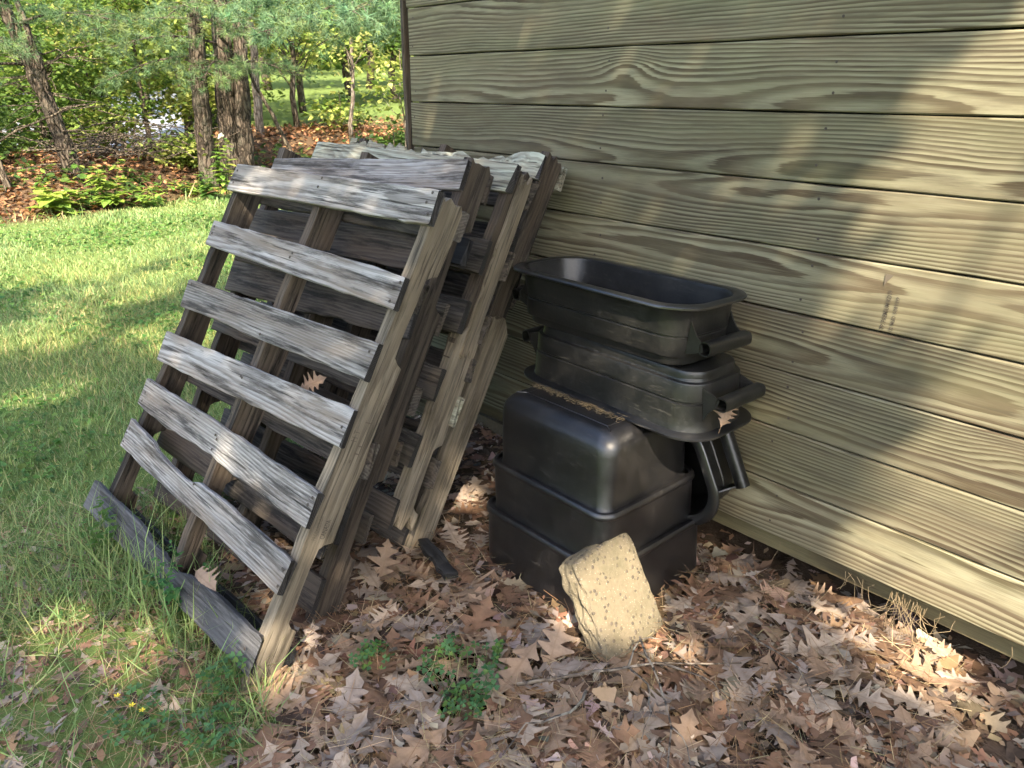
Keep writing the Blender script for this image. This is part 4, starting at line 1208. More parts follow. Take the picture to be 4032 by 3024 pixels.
# broad weeds mixed into the lawn (clover, plantain)
ov = [leaf_template('oval', 0.2, 0.2), leaf_template('broad', 0.15, 0.3)]
n = 30000
f_ = 1.8 + 9 * rng.random(n) ** 0.8; q_ = rng.uniform(-0.95, 0.0, n)
x = f_ * F2[0] + q_ * f_ * R2[0]; y = f_ * F2[1] + q_ * f_ * R2[1]
k = rng.random(n) < lawn_keep(x, y, f_, q_ * f_) * ss(-0.5, 0.6, wav(x, y, 2.2, 41)) * ss(1.6, 2.4, f_)
x, y, f_ = x[k], y[k], f_[k]; m = len(x)
P3 = np.column_stack([x, y, terrain(x, y) + rng.uniform(0.008, 0.04, m)])
v, f, tt = scatter(ov, rot_from(np.column_stack([rng.normal(0, 0.4, m), rng.normal(0, 0.4, m), np.ones(m)]), rng.uniform(0, 6.28, m)), rng.uniform(0.018, 0.04, m) * np.maximum(1, f_ / 4) ** 0.5, P3, pick_cols([(0.08, 0.18, 0.05), (0.11, 0.22, 0.05), (0.14, 0.24, 0.06)], m))
o = obj('lawn_weeds', mesh('lawn_weeds', v, f, M['green'], tt)); tag(o, 'low broad leaved weeds mixed through the lawn', 'weeds', kind='stuff')
# dry straw and needles in the thin grass
mbv = []
n = 6500
f_ = rng.uniform(1.1, 2.6, n); q_ = rng.uniform(-0.9, 0.75, n)
x = f_ * F2[0] + q_ * f_ * R2[0]; y = f_ * F2[1] + q_ * f_ * R2[1]
k = y < 2.0
x, y = x[k], y[k]; m = len(x)
tv = np.array([(-0.5, -0.5, 0), (0.5, -0.35, 0.1), (0.5, 0.35, 0.1), (-0.5, 0.5, 0)], float); tf = np.array([[0, 1, 2], [0, 2, 3]])
S = np.column_stack([rng.uniform(0.04, 0.11, m), rng.uniform(0.001, 0.0018, m), np.full(m, 0.05)])
v, f, tt = scatter([(tv, tf)], rot_from(np.column_stack([rng.normal(0, 0.2, m), rng.normal(0, 0.2, m), np.ones(m)]), rng.uniform(0, 6.28, m)), S, np.column_stack([x, y, terrain(x, y) + rng.uniform(0.006, 0.05, m)]), pick_cols([(0.42, 0.33, 0.19), (0.30, 0.19, 0.10), (0.22, 0.13, 0.075)], m))
o = obj('pine_straw', mesh('pine_straw', v, f, M['litter'], tt)); tag(o, 'dry pine needles and straw strewn over the ground', 'pine straw', kind='stuff')

# ------------------------------------------------------------------ small plants
def heart():
    v = np.array([(0, 0, 0), (0.55, 0.42, 0.05), (0.95, 0.38, 0.02), (0.82, 0, -0.06), (0.95, -0.38, 0.02), (0.55, -0.42, 0.05)], float)
    return v, np.array([[0, 3, 1], [1, 3, 2], [0, 5, 3], [5, 4, 3]])
HT = heart()
def clover(label, c, rad, n, hgt, size=0.012, flowers=0, seed=0):
    root = empty('clover_plant', (c[0], c[1], float(terrain(c[0], c[1])))); tag(root, label, 'clover', 'clover in the litter')
    st = MB(); Rl, Pl, Sl = [], [], []
    for i in range(n):
        a_ = rng.uniform(0, 6.28); d = rad * math.sqrt(rng.random()); h = rng.uniform(*hgt)
        b0 = np.array([d * math.cos(a_) * 0.75, d * math.sin(a_) * 0.75, -0.005]); t0 = np.array([d * math.cos(a_), d * math.sin(a_), h])
        st.tube([b0, (b0 + t0) / 2 + rng.normal(0, 0.006, 3), t0], 0.0007, 4, False)
        nm = np.array([rng.normal(0, 0.3), rng.normal(-0.15, 0.3), 1.0]); sp = rng.uniform(0, 6.28); s = size * rng.uniform(0.8, 1.3)
        for k in range(3):
            Rl.append(rot_from(nm[None], np.array([sp + k * 2.094]))[0]); Pl.append(t0); Sl.append(s)
    obj('stem', st.mesh('clover_stem', M['stem']), root)
    m = len(Pl)
    v, f, tt = scatter([HT], np.array(Rl), np.array(Sl), np.array(Pl), pick_cols([(0.085, 0.19, 0.075), (0.10, 0.215, 0.085), (0.14, 0.24, 0.06)], m, 0.12))
    obj('foliage', mesh('clover_leaf', v, f, M['green'], tt), root)
    for k in range(flowers):
        mb = MB(); p = np.array([rng.normal(0, rad * 0.5), rng.normal(0, rad * 0.5), hgt[1] + 0.01])
        for j in range(5):
            a_ = j * 1.257; mb.add([p, p + 0.006 * np.array([math.cos(a_ - 0.4), math.sin(a_ - 0.4), 0.3]), p + 0.009 * np.array([math.cos(a_), math.sin(a_), 0.3]), p + 0.006 * np.array([math.cos(a_ + 0.4), math.sin(a_ + 0.4), 0.3])], [[0, 1, 2], [0, 2, 3]])
        obj('flower', mb.mesh('clover_flower', M['yellow']), root)
M['yellow'] = plain('yellow_petal', (0.75, 0.6, 0.03), 0.6)
clover('largest clover patch growing in the leaves below the concrete block', (-1.30, 1.00), 0.125, 66, (0.03, 0.095), 0.0150)
clover('clover sprig near the bottom edge below the largest clover patch', (-1.22, 0.92), 0.06, 26, (0.03, 0.075), 0.013)
clover('small clover sprig in the leaves right of the front pallet foot', (-1.53, 0.84), 0.06, 28, (0.03, 0.07), 0.013)
clover('clover growing at the foot of the front pallet', (-1.70, 0.50), 0.06, 34, (0.03, 0.13), 0.0155)
clover('clover with yellow flowers in the thin grass at the bottom left', (-1.72, 0.29), 0.085, 34, (0.03, 0.07), 0.014, 3)
clover('clover in the grass just below the front pallet foot', (-1.56, 0.42), 0.07, 32, (0.03, 0.08), 0.014)

def leafy_weed(label, c, h, nst, spread, lsize, cols, shape='oval', name='weed', per=14, bloom=False, group=None, zoff=0.0):
    root = empty(name, (c[0], c[1], float(terrain(c[0], c[1])) + zoff)); tag(root, label, 'weed', group)
    st = MB(); Rl, Pl, Sl = [], [], []
    for i in range(nst):
        a_ = rng.uniform(0, 6.28); hh = h * rng.uniform(0.7, 1.05)
        tip = np.array([spread * math.cos(a_) * rng.uniform(0.4, 1), spread * math.sin(a_) * rng.uniform(0.4, 1), hh])
        base = tip * np.array([0.12, 0.12, 0]) + np.array([0, 0, -0.01])
        pts = [base + (tip - base) * t + np.array([0, 0, 0.06 * h * math.sin(t * 3.14)]) for t in np.linspace(0, 1, 6)]
        st.tube(pts, list(np.linspace(0.006, 0.002, 6) * max(0.3, h)), 5, False)
        for k in range(per):
            t = rng.uniform(0.15, 1.0)
            p = base + (tip - base) * t + np.array([0, 0, 0.06 * h * math.sin(t * 3.14)])
            az = rng.uniform(0, 6.28)
            d = np.array([math.cos(az), math.sin(az), rng.uniform(-0.2, 0.5)]); d /= np.linalg.norm(d)
            nm = np.array([-d[0] * d[2], -d[1] * d[2], 1.0]); nm = nm - d * nm.dot(d); nm /= np.linalg.norm(nm)
            Rl.append(np.stack([d, np.cross(nm, d), nm], -1)); Pl.append(p); Sl.append(lsize * rng.uniform(0.6, 1.2) * (1.15 - 0.6 * t))
    obj('stem', st.mesh('weed_stem', M['stem']), root)
    v, f, tt = scatter([leaf_template(shape, 0.25, 0.25)], np.array(Rl), np.array(Sl), np.array(Pl), pick_cols(cols, len(Pl), 0.15))
    obj('foliage', mesh('weed_leaf', v, f, M['green'], tt), root)
    if bloom:
        mb = MB()
        for k in range(26):
            p = np.array([0, 0, h]) + rng.normal(0, 1, 3) * np.array([0.016, 0.016, 0.014]) * h
            mb.tube([p, p + np.array([0.01, 0.01, 0.012])], 0.010, 5)
        obj('flower', mb.mesh('weed_flower', M['white_flower']), root)
    return root
M['white_flower'] = plain('white_bloom', (0.6, 0.62, 0.5), 0.7)
WG = [(0.11, 0.22, 0.045), (0.14, 0.25, 0.05), (0.09, 0.18, 0.045)]
WY_ = [(0.27, 0.38, 0.07), (0.33, 0.42, 0.09), (0.22, 0.33, 0.07)]
leafy_weed('low leafy weed growing over the dark lowest board of the front pallet', (-2.08, 0.545), 0.24, 7, 0.13, 0.040, [(0.06, 0.17, 0.05), (0.09, 0.21, 0.06)], 'oval', per=16)
leafy_weed('leafy weed at the left end of the front pallet lowest board', (-2.55, 0.45), 0.20, 7, 0.12, 0.05, WG, 'oval', per=10)
leafy_weed('thin weed sprig beside the foot of the front pallet', (-1.78, 0.62), 0.10, 3, 0.04, 0.025, WG, 'oval', per=10)
g = fr(11.0, -3.98); leafy_weed('tall leafy weed with a pale bloom in front of the triple trunk', g, 0.86, 4, 0.10, 0.20, WY_ + WG, 'oval', per=26, bloom=True)
g = fr(11.1, -4.25); leafy_weed('mid height leafy weed just left of the blooming weed', g, 0.45, 4, 0.14, 0.17, WG, 'oval', per=16)
g = fr(10.1, -5.15); leafy_weed('bright yellow green weed at the lawn edge by the leaning trunk', g, 0.60, 8, 0.26, 0.20, WY_, 'oval', per=18)
g = fr(9.5, -5.55); leafy_weed('bright broad leaved weed at the left end of the lawn edge', g, 0.34, 8, 0.26, 0.26, WY_, 'broad', per=10)
g = fr(9.6, -5.72); leafy_weed('upright seedling sprouting behind the bright broad leaved weed', g, 0.52, 3, 0.07, 0.15, WG + WY_, 'oval', per=14)
for k, (f_, r_, lab) in enumerate(((10.4, -4.85, 'low weed clump at the lawn edge between the trunks'), (11.4, -4.6, 'low weed clump at the foot of the triple trunk'), (12.0, -3.4, 'low weed clump right of the triple trunk'), (10.0, -5.4, 'low weed clump at the foot of the leaning trunk'))):
    leafy_weed(lab, fr(f_, r_), 0.26, 12, 0.45, 0.16, WG + WY_, 'oval', per=10)
for k, (px_, py_, h_, lab) in enumerate(((-3.9, 0.35, 0.22, 'spindly weed standing in the lawn at the left edge'), (-3.5, 0.42, 0.28, 'taller spindly weed in the lawn left of the pallets'), (-3.2, 0.2, 0.16, 'short weed in the lawn at the lower left'))):
    leafy_weed(lab, (px_, py_), h_, 4, 0.07, 0.035, WG, 'oval', per=14)

# ------------------------------------------------------------------ trees
DL = [diamond(0.1), diamond(0.2)]
def tri_needles(seed, n=18, L=1.0, w=0.05):
    r = np.random.default_rng(seed); v, f = [], []
    for i in range(n):
        d = np.array([r.normal(0.55, 0.5), r.normal(0, 0.62), r.normal(0.15, 0.55)]); d /= np.linalg.norm(d)
        s = np.cross(d, r.normal(0, 1, 3)); s /= np.linalg.norm(s)
        l = L * r.uniform(0.7, 1.05); k = len(v)
        v += [s * w / 2, -s * w / 2, d * l]; f.append([k, k + 1, k + 2])
    return np.array(v), np.array(f)
TUFT = [tri_needles(s) for s in range(6)]
def curve(a, b, n, sag, wob=0.0):
    a, b = np.array(a, float), np.array(b, float)
    return [a + (b - a) * t + np.array([0, 0, sag * math.sin(t * math.pi)]) + (rng.normal(0, wob, 3) if 0 < t < 1 else 0) for t in np.linspace(0, 1, n)]

def tree_root(name, label, base, cat='tree', group=None):
    z = float(terrain(base[0], base[1]))
    root = empty(name, (base[0], base[1], z)); tag(root, label, cat, group)
    return root, np.array([base[0], base[1], z])

def deciduous(name, label, base, h, crown, n, lsize, cols, trunk_r=0.06, clumps=40, lean=(0, 0), bark_='bark', zmin=0.3, group=None, spread=0.32):
    """crown = (rx, ry, rz, zc) in metres about the trunk"""
    root, b = tree_root(name, label, base, group=group)
    mb = MB()
    top = np.array([lean[0], lean[1], h])
    tr = curve((0, 0, -0.1), top, 7, 0, 0.03 * h * 0.3)
    mb.tube(tr, list(np.linspace(trunk_r, trunk_r * 0.25, 7)), 8, True, 0.06)
    cx_ = []
    for i in range(clumps):
        d = rng.normal(0, 1, 3); d /= np.linalg.norm(d); d *= rng.random() ** 0.4
        p = np.array([lean[0] * 0.6, lean[1] * 0.6, crown[3]]) + d * np.array(crown[:3])
        p[2] = max(p[2], zmin)
        cx_.append(p)
        if i % 2 == 0:
            t = np.clip(p[2] / h - 0.15, 0.1, 0.95)
            a_ = np.array(tr[0]) + (top - np.array(tr[0])) * t
            mb.tube(curve(a_, p, 4, 0.05, 0.03), list(np.linspace(trunk_r * 0.28, 0.004, 4)), 5, False)
    obj('trunk', mb.mesh('trunk', M[bark_], True), root)
    cx_ = np.array(cx_)
    k = rng.integers(0, clumps, n)
    P3 = cx_[k] + rng.normal(0, 1, (n, 3)) * np.array([spread, spread, spread * 0.55]) * rng.uniform(0.6, 1.2, (n, 1))
    P3[:, 2] = np.maximum(P3[:, 2], 0.05)
    nm = np.column_stack([rng.normal(0, 0.6, n), rng.normal(0, 0.6, n), np.ones(n)])
    cl = np.array(cols)[rng.integers(0, len(cols), clumps)]
    tt = np.clip(cl[k] * (1 + rng.normal(0, 0.2, (n, 1))), 0.005, 0.9)
    v, f, t3 = scatter(DL, rot_from(nm, rng.uniform(0, 6.28, n)), lsize * rng.uniform(0.7, 1.3, n), P3, tt)
    obj('crown', mesh('crown', v, f, M['green'], t3), root)
    return root

NC = [(0.11, 0.185, 0.085), (0.135, 0.215, 0.10), (0.085, 0.15, 0.075), (0.19, 0.26, 0.10)]
def boughs(root, b, specs, tuft, nper, name='bough', dens=1.0, cols=NC):
    """pine boughs: wood and needles; specs = list of (start, end, sag) in world coordinates"""
    Pl, Dl = [], []
    for (a_, e_, sag, wdt) in specs:
        a_ = np.array(a_) - b; e_ = np.array(e_) - b
        mb = MB()
        c_ = curve(a_, e_, 9, sag, 0.0)
        mb.tube(c_, list(np.linspace(0.022, 0.004, 9)), 5, False)
        ax = (e_ - a_); L = np.linalg.norm(ax); ax = ax / L
        side = np.cross(ax, (0, 0, 1)); side /= np.linalg.norm(side)
        for i in range(int(nper * dens)):
            t = rng.uniform(0.22, 1.0)
            p = np.array(c_[0]) + (np.array(c_[-1]) - np.array(c_[0])) * t + np.array([0, 0, sag * math.sin(t * math.pi)])
            s = rng.choice([-1, 1]) * wdt * rng.random() ** 0.7 * (1.15 - 0.6 * t)
            q = p + side * s + ax * abs(s) * 0.6 + np.array([0, 0, rng.normal(-0.03, 0.07)])
            d = (q - p) + ax * 0.1 + np.array([0, 0, 0.05]); d /= np.linalg.norm(d)
            if i % 4 == 0: mb.tube([p, (p + q) / 2 + np.array([0, 0, 0.01]), q], [0.006, 0.004, 0.002], 4, False)
            Pl.append(q); Dl.append(d)
            for jj in range(2):
                Pl.append(q - d * rng.uniform(0.03, 0.10) + rng.normal(0, 0.02, 3)); Dl.append(d + rng.normal(0, 0.3, 3))
        obj('limb', mb.mesh('limb', M['pine_bark'], True), root)
    Pl = np.array(Pl); Dl = np.array(Dl); Dl /= np.linalg.norm(Dl, axis=1, keepdims=True)
    up = np.cross(Dl, np.array([[0.2, 0.1, 1.0]])); up /= np.linalg.norm(up, axis=1, keepdims=True)
    Rm = np.stack([Dl, up, np.cross(Dl, up)], -1)
    m = len(Pl)
    v, f, tt = scatter(TUFT, Rm, tuft * rng.uniform(0.8, 1.2, m), Pl, pick_cols(cols, m, 0.18))
    obj('crown', mesh('needles', v, f, M['needle'], tt), root)

def trunk_mesh(pts, radii, b, wob=0.05, sides=14):
    mb = MB()
    q, rr = [], []
    for i in range(len(pts) - 1):
        for t in np.linspace(0, 1, 6)[:-1]:
            q.append(np.array(pts[i]) * (1 - t) + np.array(pts[i + 1]) * t - b); rr.append(radii[i] * (1 - t) + radii[i + 1] * t)
    q.append(np.array(pts[-1]) - b); rr.append(radii[-1])
    q = [p + rng.normal(0, 0.008, 3) for p in q]
    mb.tube(q, rr, sides, True, wob)
    return mb

def W3(f_, r_, z): 
    p = fr(f_, r_); return np.array([p[0], p[1], z])

# leaning pine at the far left
root, b = tree_root('pine_tree', 'pine with a leaning bare trunk at the far left of the lawn edge', fr(10.7, -5.9), group='pines at the lawn edge')
mb = trunk_mesh([W3(10.7, -5.9, b[2] - 0.1), W3(10.65, -5.93, 0.7), W3(10.6, -6.0, 1.25), W3(10.55, -6.12, 1.8), W3(10.5, -6.25, 2.4), W3(10.2, -6.6, 5.0), W3(10.0, -6.8, 8.0)], [0.13, 0.105, 0.095, 0.085, 0.075, 0.06, 0.03], b)
obj('trunk', mb.mesh('trunk', M['pine_bark'], True), root)
mb = trunk_mesh([W3(10.58, -6.0, 1.45), W3(10.5, -5.95, 1.75), W3(10.4, -6.05, 2.6)], [0.06, 0.045, 0.03], b, sides=8)
obj('limb', mb.mesh('limb', M['pine_bark'], True), root)
sp = []
for z_, q_, L_ in ((1.9, 0.3, 1.5), (2.0, -0.9, 1.4), (2.2, 0.9, 1.8), (2.4, 0.0, 1.5), (2.5, -0.4, 1.6), (1.75, -0.5, 1.0), (2.7, 0.5, 1.9), (3.1, -0.8, 1.6), (3.4, 0.8, 1.8), (4.0, 0.0, 1.5), (4.4, 2.5, 1.4), (5.0, 1.2, 1.3), (5.5, -1.2, 1.2), (6.2, 0.3, 1.0), (6.8, 3.0, 0.8)):
    a_ = W3(10.5, -6.15, z_); d = fr(-math.cos(q_), math.sin(q_) * 1.2) * L_
    sp.append((a_, a_ + np.array([d[0], d[1], rng.normal(-0.05, 0.12)]), 0.10, 0.42))
boughs(root, b, sp, 0.11, 40)
mb = MB()
for i in range(46):
    z_ = rng.uniform(0.35, 1.9); a_ = W3(10.62, -5.97, z_); q_ = rng.uniform(-1.8, 1.8); L_ = rng.uniform(0.25, 1.2)
    d = fr(-math.cos(q_) * 0.6, math.sin(q_)) * L_
    mb.tube([p - b for p in curve(a_, a_ + np.array([d[0], d[1], rng.normal(0.0, 0.15)]), 5, 0.05, 0.03)], list(np.linspace(0.010, 0.003, 5)), 5, False)
obj('dead_branch', mb.mesh('dead_branch', M['bark'], True), root)

# three-stemmed pine
root, b = tree_root('pine_tree', 'large pine with three trunks growing together at the lawn edge', fr(12.0, -4.3), group='pines at the lawn edge')
for pts, rd in (([W3(11.85, -4.55, b[2] - 0.1), W3(11.75, -4.47, 0.9), W3(11.65, -4.42, 1.5), W3(11.5, -4.27, 2.6), W3(11.3, -4.1, 6.5)], [0.14, 0.12, 0.115, 0.10, 0.05]),
                ([W3(12.05, -4.30, b[2] - 0.1), W3(12.05, -4.22, 0.9), W3(12.0, -4.18, 1.6), W3(11.95, -4.05, 2.7), W3(11.9, -3.9, 7.5)], [0.20, 0.155, 0.14, 0.12, 0.06]),
                ([W3(12.0, -4.02, b[2] - 0.1), W3(12.0, -3.97, 0.9), W3(12.0, -3.93, 1.6), W3(12.1, -3.85, 2.7), W3(12.2, -3.7, 7.0)], [0.135, 0.115, 0.105, 0.09, 0.05])):
    mb = trunk_mesh(pts, rd, b, 0.06)
    obj('trunk', mb.mesh('trunk', M['pine_bark'], True), root)
sp = []
for z_, q_, L_ in ((1.75, 0.9, 1.6), (1.9, -1.0, 1.7), (1.8, 0.1, 1.5), (2.05, -0.5, 1.9), (2.15, 0.6, 2.2), (2.3, 1.2, 2.4), (2.35, -1.3, 1.9), (2.5, 0.0, 2.2), (2.7, 0.9, 2.6), (2.75, -0.8, 2.2), (3.1, 0.3, 2.0), (3.5, -1.0, 2.0), (3.8, 1.1, 2.0), (4.5, 0.0, 1.8), (5.0, 2.2, 1.6), (5.6, -1.5, 1.5), (6.2, 0.8, 1.3), (6.8, 3.3, 1.1)):
    a_ = W3(11.9, -4.15, z_); d = fr(-math.cos(q_) * 0.8, math.sin(q_)) * L_
    sp.append((a_, a_ + np.array([d[0], d[1], rng.normal(-0.18, 0.12)]), 0.12, 0.5))
boughs(root, b, sp, 0.11, 46)

# bough-bearing pine standing just left of the shed, its boughs crossing the top of the view
root, b = tree_root('pine_tree', 'pine whose soft blue green boughs hang above the lawn left of the shed', fr(11.5, 0.4), group='pines at the lawn edge')
mb = trunk_mesh([W3(11.5, 0.4, b[2] - 0.1), W3(11.4, 0.4, 3.0), W3(11.4, 0.3, 8.0)], [0.2, 0.15, 0.05], b)
obj('trunk', mb.mesh('trunk', M['pine_bark'], True), root)
sp = []
for z_, ef, er, ez in ((2.9, 8.6, -2.5, 2.02), (3.0, 8.0, -1.5, 2.15), (3.1, 9.4, -3.0, 2.25), (3.0, 9.0, -1.2, 2.05), (2.8, 9.8, -2.2, 1.98), (3.2, 8.3, -0.9, 2.10), (3.3, 10.0, -3.5, 2.35), (3.4, 8.6, -2.0, 2.45), (3.3, 10.2, -1.6, 2.3), (3.6, 9.0, -2.8, 2.6), (4.0, 9.6, 1.8, 3.2), (4.2, 12.4, 2.2, 3.6), (4.6, 10.0, -1.4, 3.8), (5.2, 12.5, -1.0, 4.6), (6.0, 10.5, 0.9, 5.6), (6.6, 11.9, -0.4, 6.2)):
    a_ = W3(11.4, 0.38, z_); sp.append((a_, W3(ef, er, ez), 0.18, 0.55))
boughs(root, b, sp, 0.13, 130, cols=[(0.12, 0.215, 0.11), (0.145, 0.245, 0.125), (0.095, 0.175, 0.095), (0.20, 0.285, 0.12)])

YG = [(0.28, 0.355, 0.085), (0.36, 0.41, 0.11), (0.19, 0.28, 0.06), (0.43, 0.43, 0.15)]
DG = [(0.06, 0.11, 0.03), (0.08, 0.14, 0.035), (0.05, 0.095, 0.03)]
MG = [(0.10, 0.17, 0.035), (0.13, 0.20, 0.04), (0.08, 0.14, 0.03)]
TL = [  # f, r, h, crown, n, leaf, cols, r_trunk, label
    (13.2, -7.6, 3.4, (1.3, 1.3, 1.1, 1.5), 3600, 0.11, MG, 0.05, 'bushy green sapling at the far left behind the leaning pine'),
    (14.0, -6.3, 3.2, (1.1, 1.1, 0.8, 2.2), 2000, 0.11, MG + YG[:1], 0.05, 'green sapling right behind the leaning pine'),
    (15.0, -7.6, 4.2, (1.6, 1.6, 1.3, 2.6), 4200, 0.12, YG, 0.07, 'sunlit yellow green tree above the road at the left'),
    (16.0, -5.6, 4.4, (1.4, 1.4, 1.2, 2.9), 3800, 0.12, YG, 0.07, 'sunlit yellow green tree left of the triple trunk'),
    (17.5, -9.5, 5.0, (2.0, 2.0, 1.8, 2.3), 5200, 0.13, MG + YG, 0.10, 'green tree at the left edge beyond the road verge'),
    (19.0, -7.6, 5.5, (2.0, 2.0, 1.5, 3.6), 4600, 0.13, YG, 0.11, 'tall yellow green tree arching over the road'),
    (15.5, -4.1, 4.0, (1.1, 1.1, 1.2, 2.3), 3000, 0.11, MG + YG, 0.06, 'green tree directly behind the triple trunk'),
    (19.5, -5.0, 4.6, (1.5, 1.5, 1.5, 2.5), 4200, 0.13, YG, 0.09, 'yellow green tree right of the triple trunk'),
    (22.5, -3.2, 4.8, (1.8, 1.8, 1.5, 2.5), 5200, 0.13, DG + MG[:1], 0.10, 'dark green tree in the middle behind the sunny bank'),
    (22.5, -4.4, 4.8, (2.0, 2.0, 1.6, 2.8), 4200, 0.15, MG + YG[:1], 0.10, 'green tree at the far end of the sunny grass'),
    (23.5, -2.0, 5.0, (1.9, 1.9, 1.7, 2.6), 5400, 0.13, DG, 0.11, 'dark tree next to the shed corner in the distance'),
    (25.0, -0.6, 5.2, (2.2, 2.2, 1.9, 3.0), 4400, 0.15, DG + MG, 0.13, 'dark tree mostly hidden by the shed corner'),
    (27.0, -8.0, 6.0, (2.6, 2.6, 2.0, 4.0), 4600, 0.17, YG + MG, 0.15, 'far tree above the road in the middle left'),
    (28.0, -12.5, 6.5, (3.0, 3.0, 2.2, 3.8), 5000, 0.17, YG + MG, 0.16, 'far tree at the left across the road'),
    (30.0, -17.0, 7.0, (3.4, 3.4, 2.8, 3.6), 5000, 0.19, MG, 0.18, 'far green tree at the left edge of the view'),
    (29.0, -5.0, 6.0, (2.8, 2.8, 2.2, 3.9), 4800, 0.17, MG + YG, 0.15, 'far tree behind the sunny grass, left of centre'),
    (30.0, -2.2, 6.5, (2.8, 2.8, 2.4, 4.0), 4800, 0.17, MG + DG, 0.16, 'far tree behind the sunny grass next to the shed corner'),
    (38.0, -20.0, 9.0, (5.0, 5.0, 3.6, 4.6), 5200, 0.26, MG + YG, 0.2, 'most distant tree at the far left'),
    (40.0, -11.0, 9.0, (5.0, 5.0, 3.6, 5.0), 5200, 0.26, YG + MG, 0.2, 'most distant tree in the middle left'),
    (40.0, -3.0, 9.0, (5.0, 5.0, 3.6, 5.0), 5200, 0.26, MG, 0.2, 'most distant tree near the shed corner'),
]
for f_, r_, h_, cr, n_, ls, cols_, tr_, lab in TL:
    deciduous('leafy_tree', lab, fr(f_, r_), h_, cr, n_, ls, cols_, tr_, clumps=34, group='broadleaf trees beyond the lawn', spread=0.28 + 0.012 * f_)
for f_, r_, w_, h_, n_, cols_, lab in ((13.6, -6.7, 0.8, 0.7, 1300, MG + YG, 'leafy bush on the bank in front of the pale road'), (14.6, -8.3, 1.1, 0.9, 1700, MG + DG, 'darker bush on the bank at the far left'),
                                       (15.0, -5.6, 0.8, 0.8, 1300, MG + YG, 'bush on the bank crest between the leaning pine and the triple trunk'), (17.5, -6.0, 1.0, 0.7, 900, YG, 'yellow green bush at the road side'), (16.5, -9.6, 1.5, 1.2, 1900, MG + YG, 'wide bush at the left end of the road')):
    deciduous('leafy_bush', lab, fr(f_, r_), h_ * 1.5, (w_, w_, h_ * 0.6, h_ * 0.8), n_, 0.11, cols_, 0.02, clumps=26, zmin=0.1, spread=0.24, group='bushes on the bank')
# saplings on the bank
deciduous('maple_sapling', 'slim pale trunked sapling with yellow leaves near the shed corner', fr(14.3, -2.85), 2.6, (0.55, 0.55, 0.35, 1.75), 220, 0.11, YG, 0.045, clumps=10, lean=(0.15, 0.10), bark_='twig', zmin=0.9)
deciduous('maple_sapling', 'small sapling with yellow green leaves beside the shed corner', fr(13.0, -1.75), 2.0, (0.40, 0.40, 0.45, 1.5), 300, 0.12, YG, 0.02, clumps=14, bark_='twig', zmin=0.4)
deciduous('leafy_shrub', 'low dark green shrub on the bank beside the shed corner', fr(13.6, -2.0), 0.7, (0.6, 0.6, 0.35, 0.35), 1100, 0.10, MG + DG, 0.02, clumps=16, zmin=0.1, spread=0.16)
deciduous('leafy_shrub', 'low green shrub on the bank behind the pale sapling', fr(15.2, -3.2), 0.7, (0.6, 0.6, 0.25, 0.3), 420, 0.11, YG + MG, 0.02, clumps=16, zmin=0.1, spread=0.2)
deciduous('leafy_shrub', 'pale green undergrowth at the foot of the bank left of the triple trunk', fr(12.2, -4.95), 0.5, (0.7, 0.7, 0.2, 0.2), 1100, 0.09, MG + YG[:2], 0.015, clumps=20, zmin=0.05, spread=0.16)
deciduous('leafy_shrub', 'dark undergrowth at the left edge beside the leaning pine', fr(11.2, -7.4), 0.9, (0.8, 0.8, 0.4, 0.5), 1600, 0.09, DG + MG, 0.02, clumps=22, zmin=0.05, spread=0.2)

def bare(name, label, pts, rad, mat):
    b = np.array(pts[0]); root = empty(name, b); tag(root, label, 'tree')
    mb = trunk_mesh(pts, rad, b, 0.05, 8)
    obj('trunk', mb.mesh('trunk', M[mat], True), root)
bare('dead_stem', 'thin dark dead stem leaning beside the triple trunk', [W3(12.6, -3.45, 0.45), W3(12.5, -3.68, 1.1), W3(12.5, -3.93, 1.55), W3(12.4, -4.0, 2.2)], [0.035, 0.03, 0.025, 0.015], 'bark')
bare('tree_trunk', 'pale sunlit trunk just right of the triple trunk', [W3(14.2, -4.45, 0.4), W3(14.2, -4.42, 1.2), W3(14.2, -4.40, 2.0), W3(14.2, -4.3, 4.5)], [0.08, 0.07, 0.065, 0.05], 'twig')
bare('tree_trunk', 'broad sunlit trunk high up left of the triple trunk', [W3(18.0, -6.65, 0.0), W3(18.0, -6.83, 2.1), W3(18.0, -6.97, 3.2), W3(18.0, -7.3, 6)], [0.28, 0.24, 0.22, 0.15], 'bark')
bare('dead_stem', 'grey bare sapling stem at the far left edge', [W3(10.0, -6.35, 0.0), W3(9.95, -6.42, 0.6), W3(9.9, -6.55, 1.3)], [0.05, 0.04, 0.03], 'bark')
bare('dead_stem', 'slanting dead branch crossing the leaning trunk at the left', [W3(10.2, -6.75, 0.75), W3(10.3, -6.2, 1.0), W3(10.4, -5.6, 1.25), W3(10.5, -5.3, 1.3)], [0.016, 0.013, 0.010, 0.006], 'bark')
# brush heap on the bank
mb = MB(); bb = W3(12.4, -5.75, 0); bb[2] = float(terrain(bb[0], bb[1]))
for i in range(170):
    c_ = np.array([rng.normal(0, 0.6), rng.normal(0, 0.6), abs(rng.normal(0.12, 0.16))]); a_ = rng.uniform(0, 6.28); L_ = rng.uniform(0.4, 1.3)
    d = np.array([math.cos(a_), math.sin(a_), rng.normal(0.05, 0.18)]) * L_ / 2
    mb.tube(curve(c_ - d, c_ + d, 4, rng.normal(0.04, 0.05), 0.02), [0.009, 0.008, 0.006, 0.003], 4, False)
o = obj('brush_heap', mb.mesh('brush_heap', M['bark'])); o.location = bb
tag(o, 'heap of dead brown branches on the bank right of the leaning pine', 'brush heap', kind='stuff')

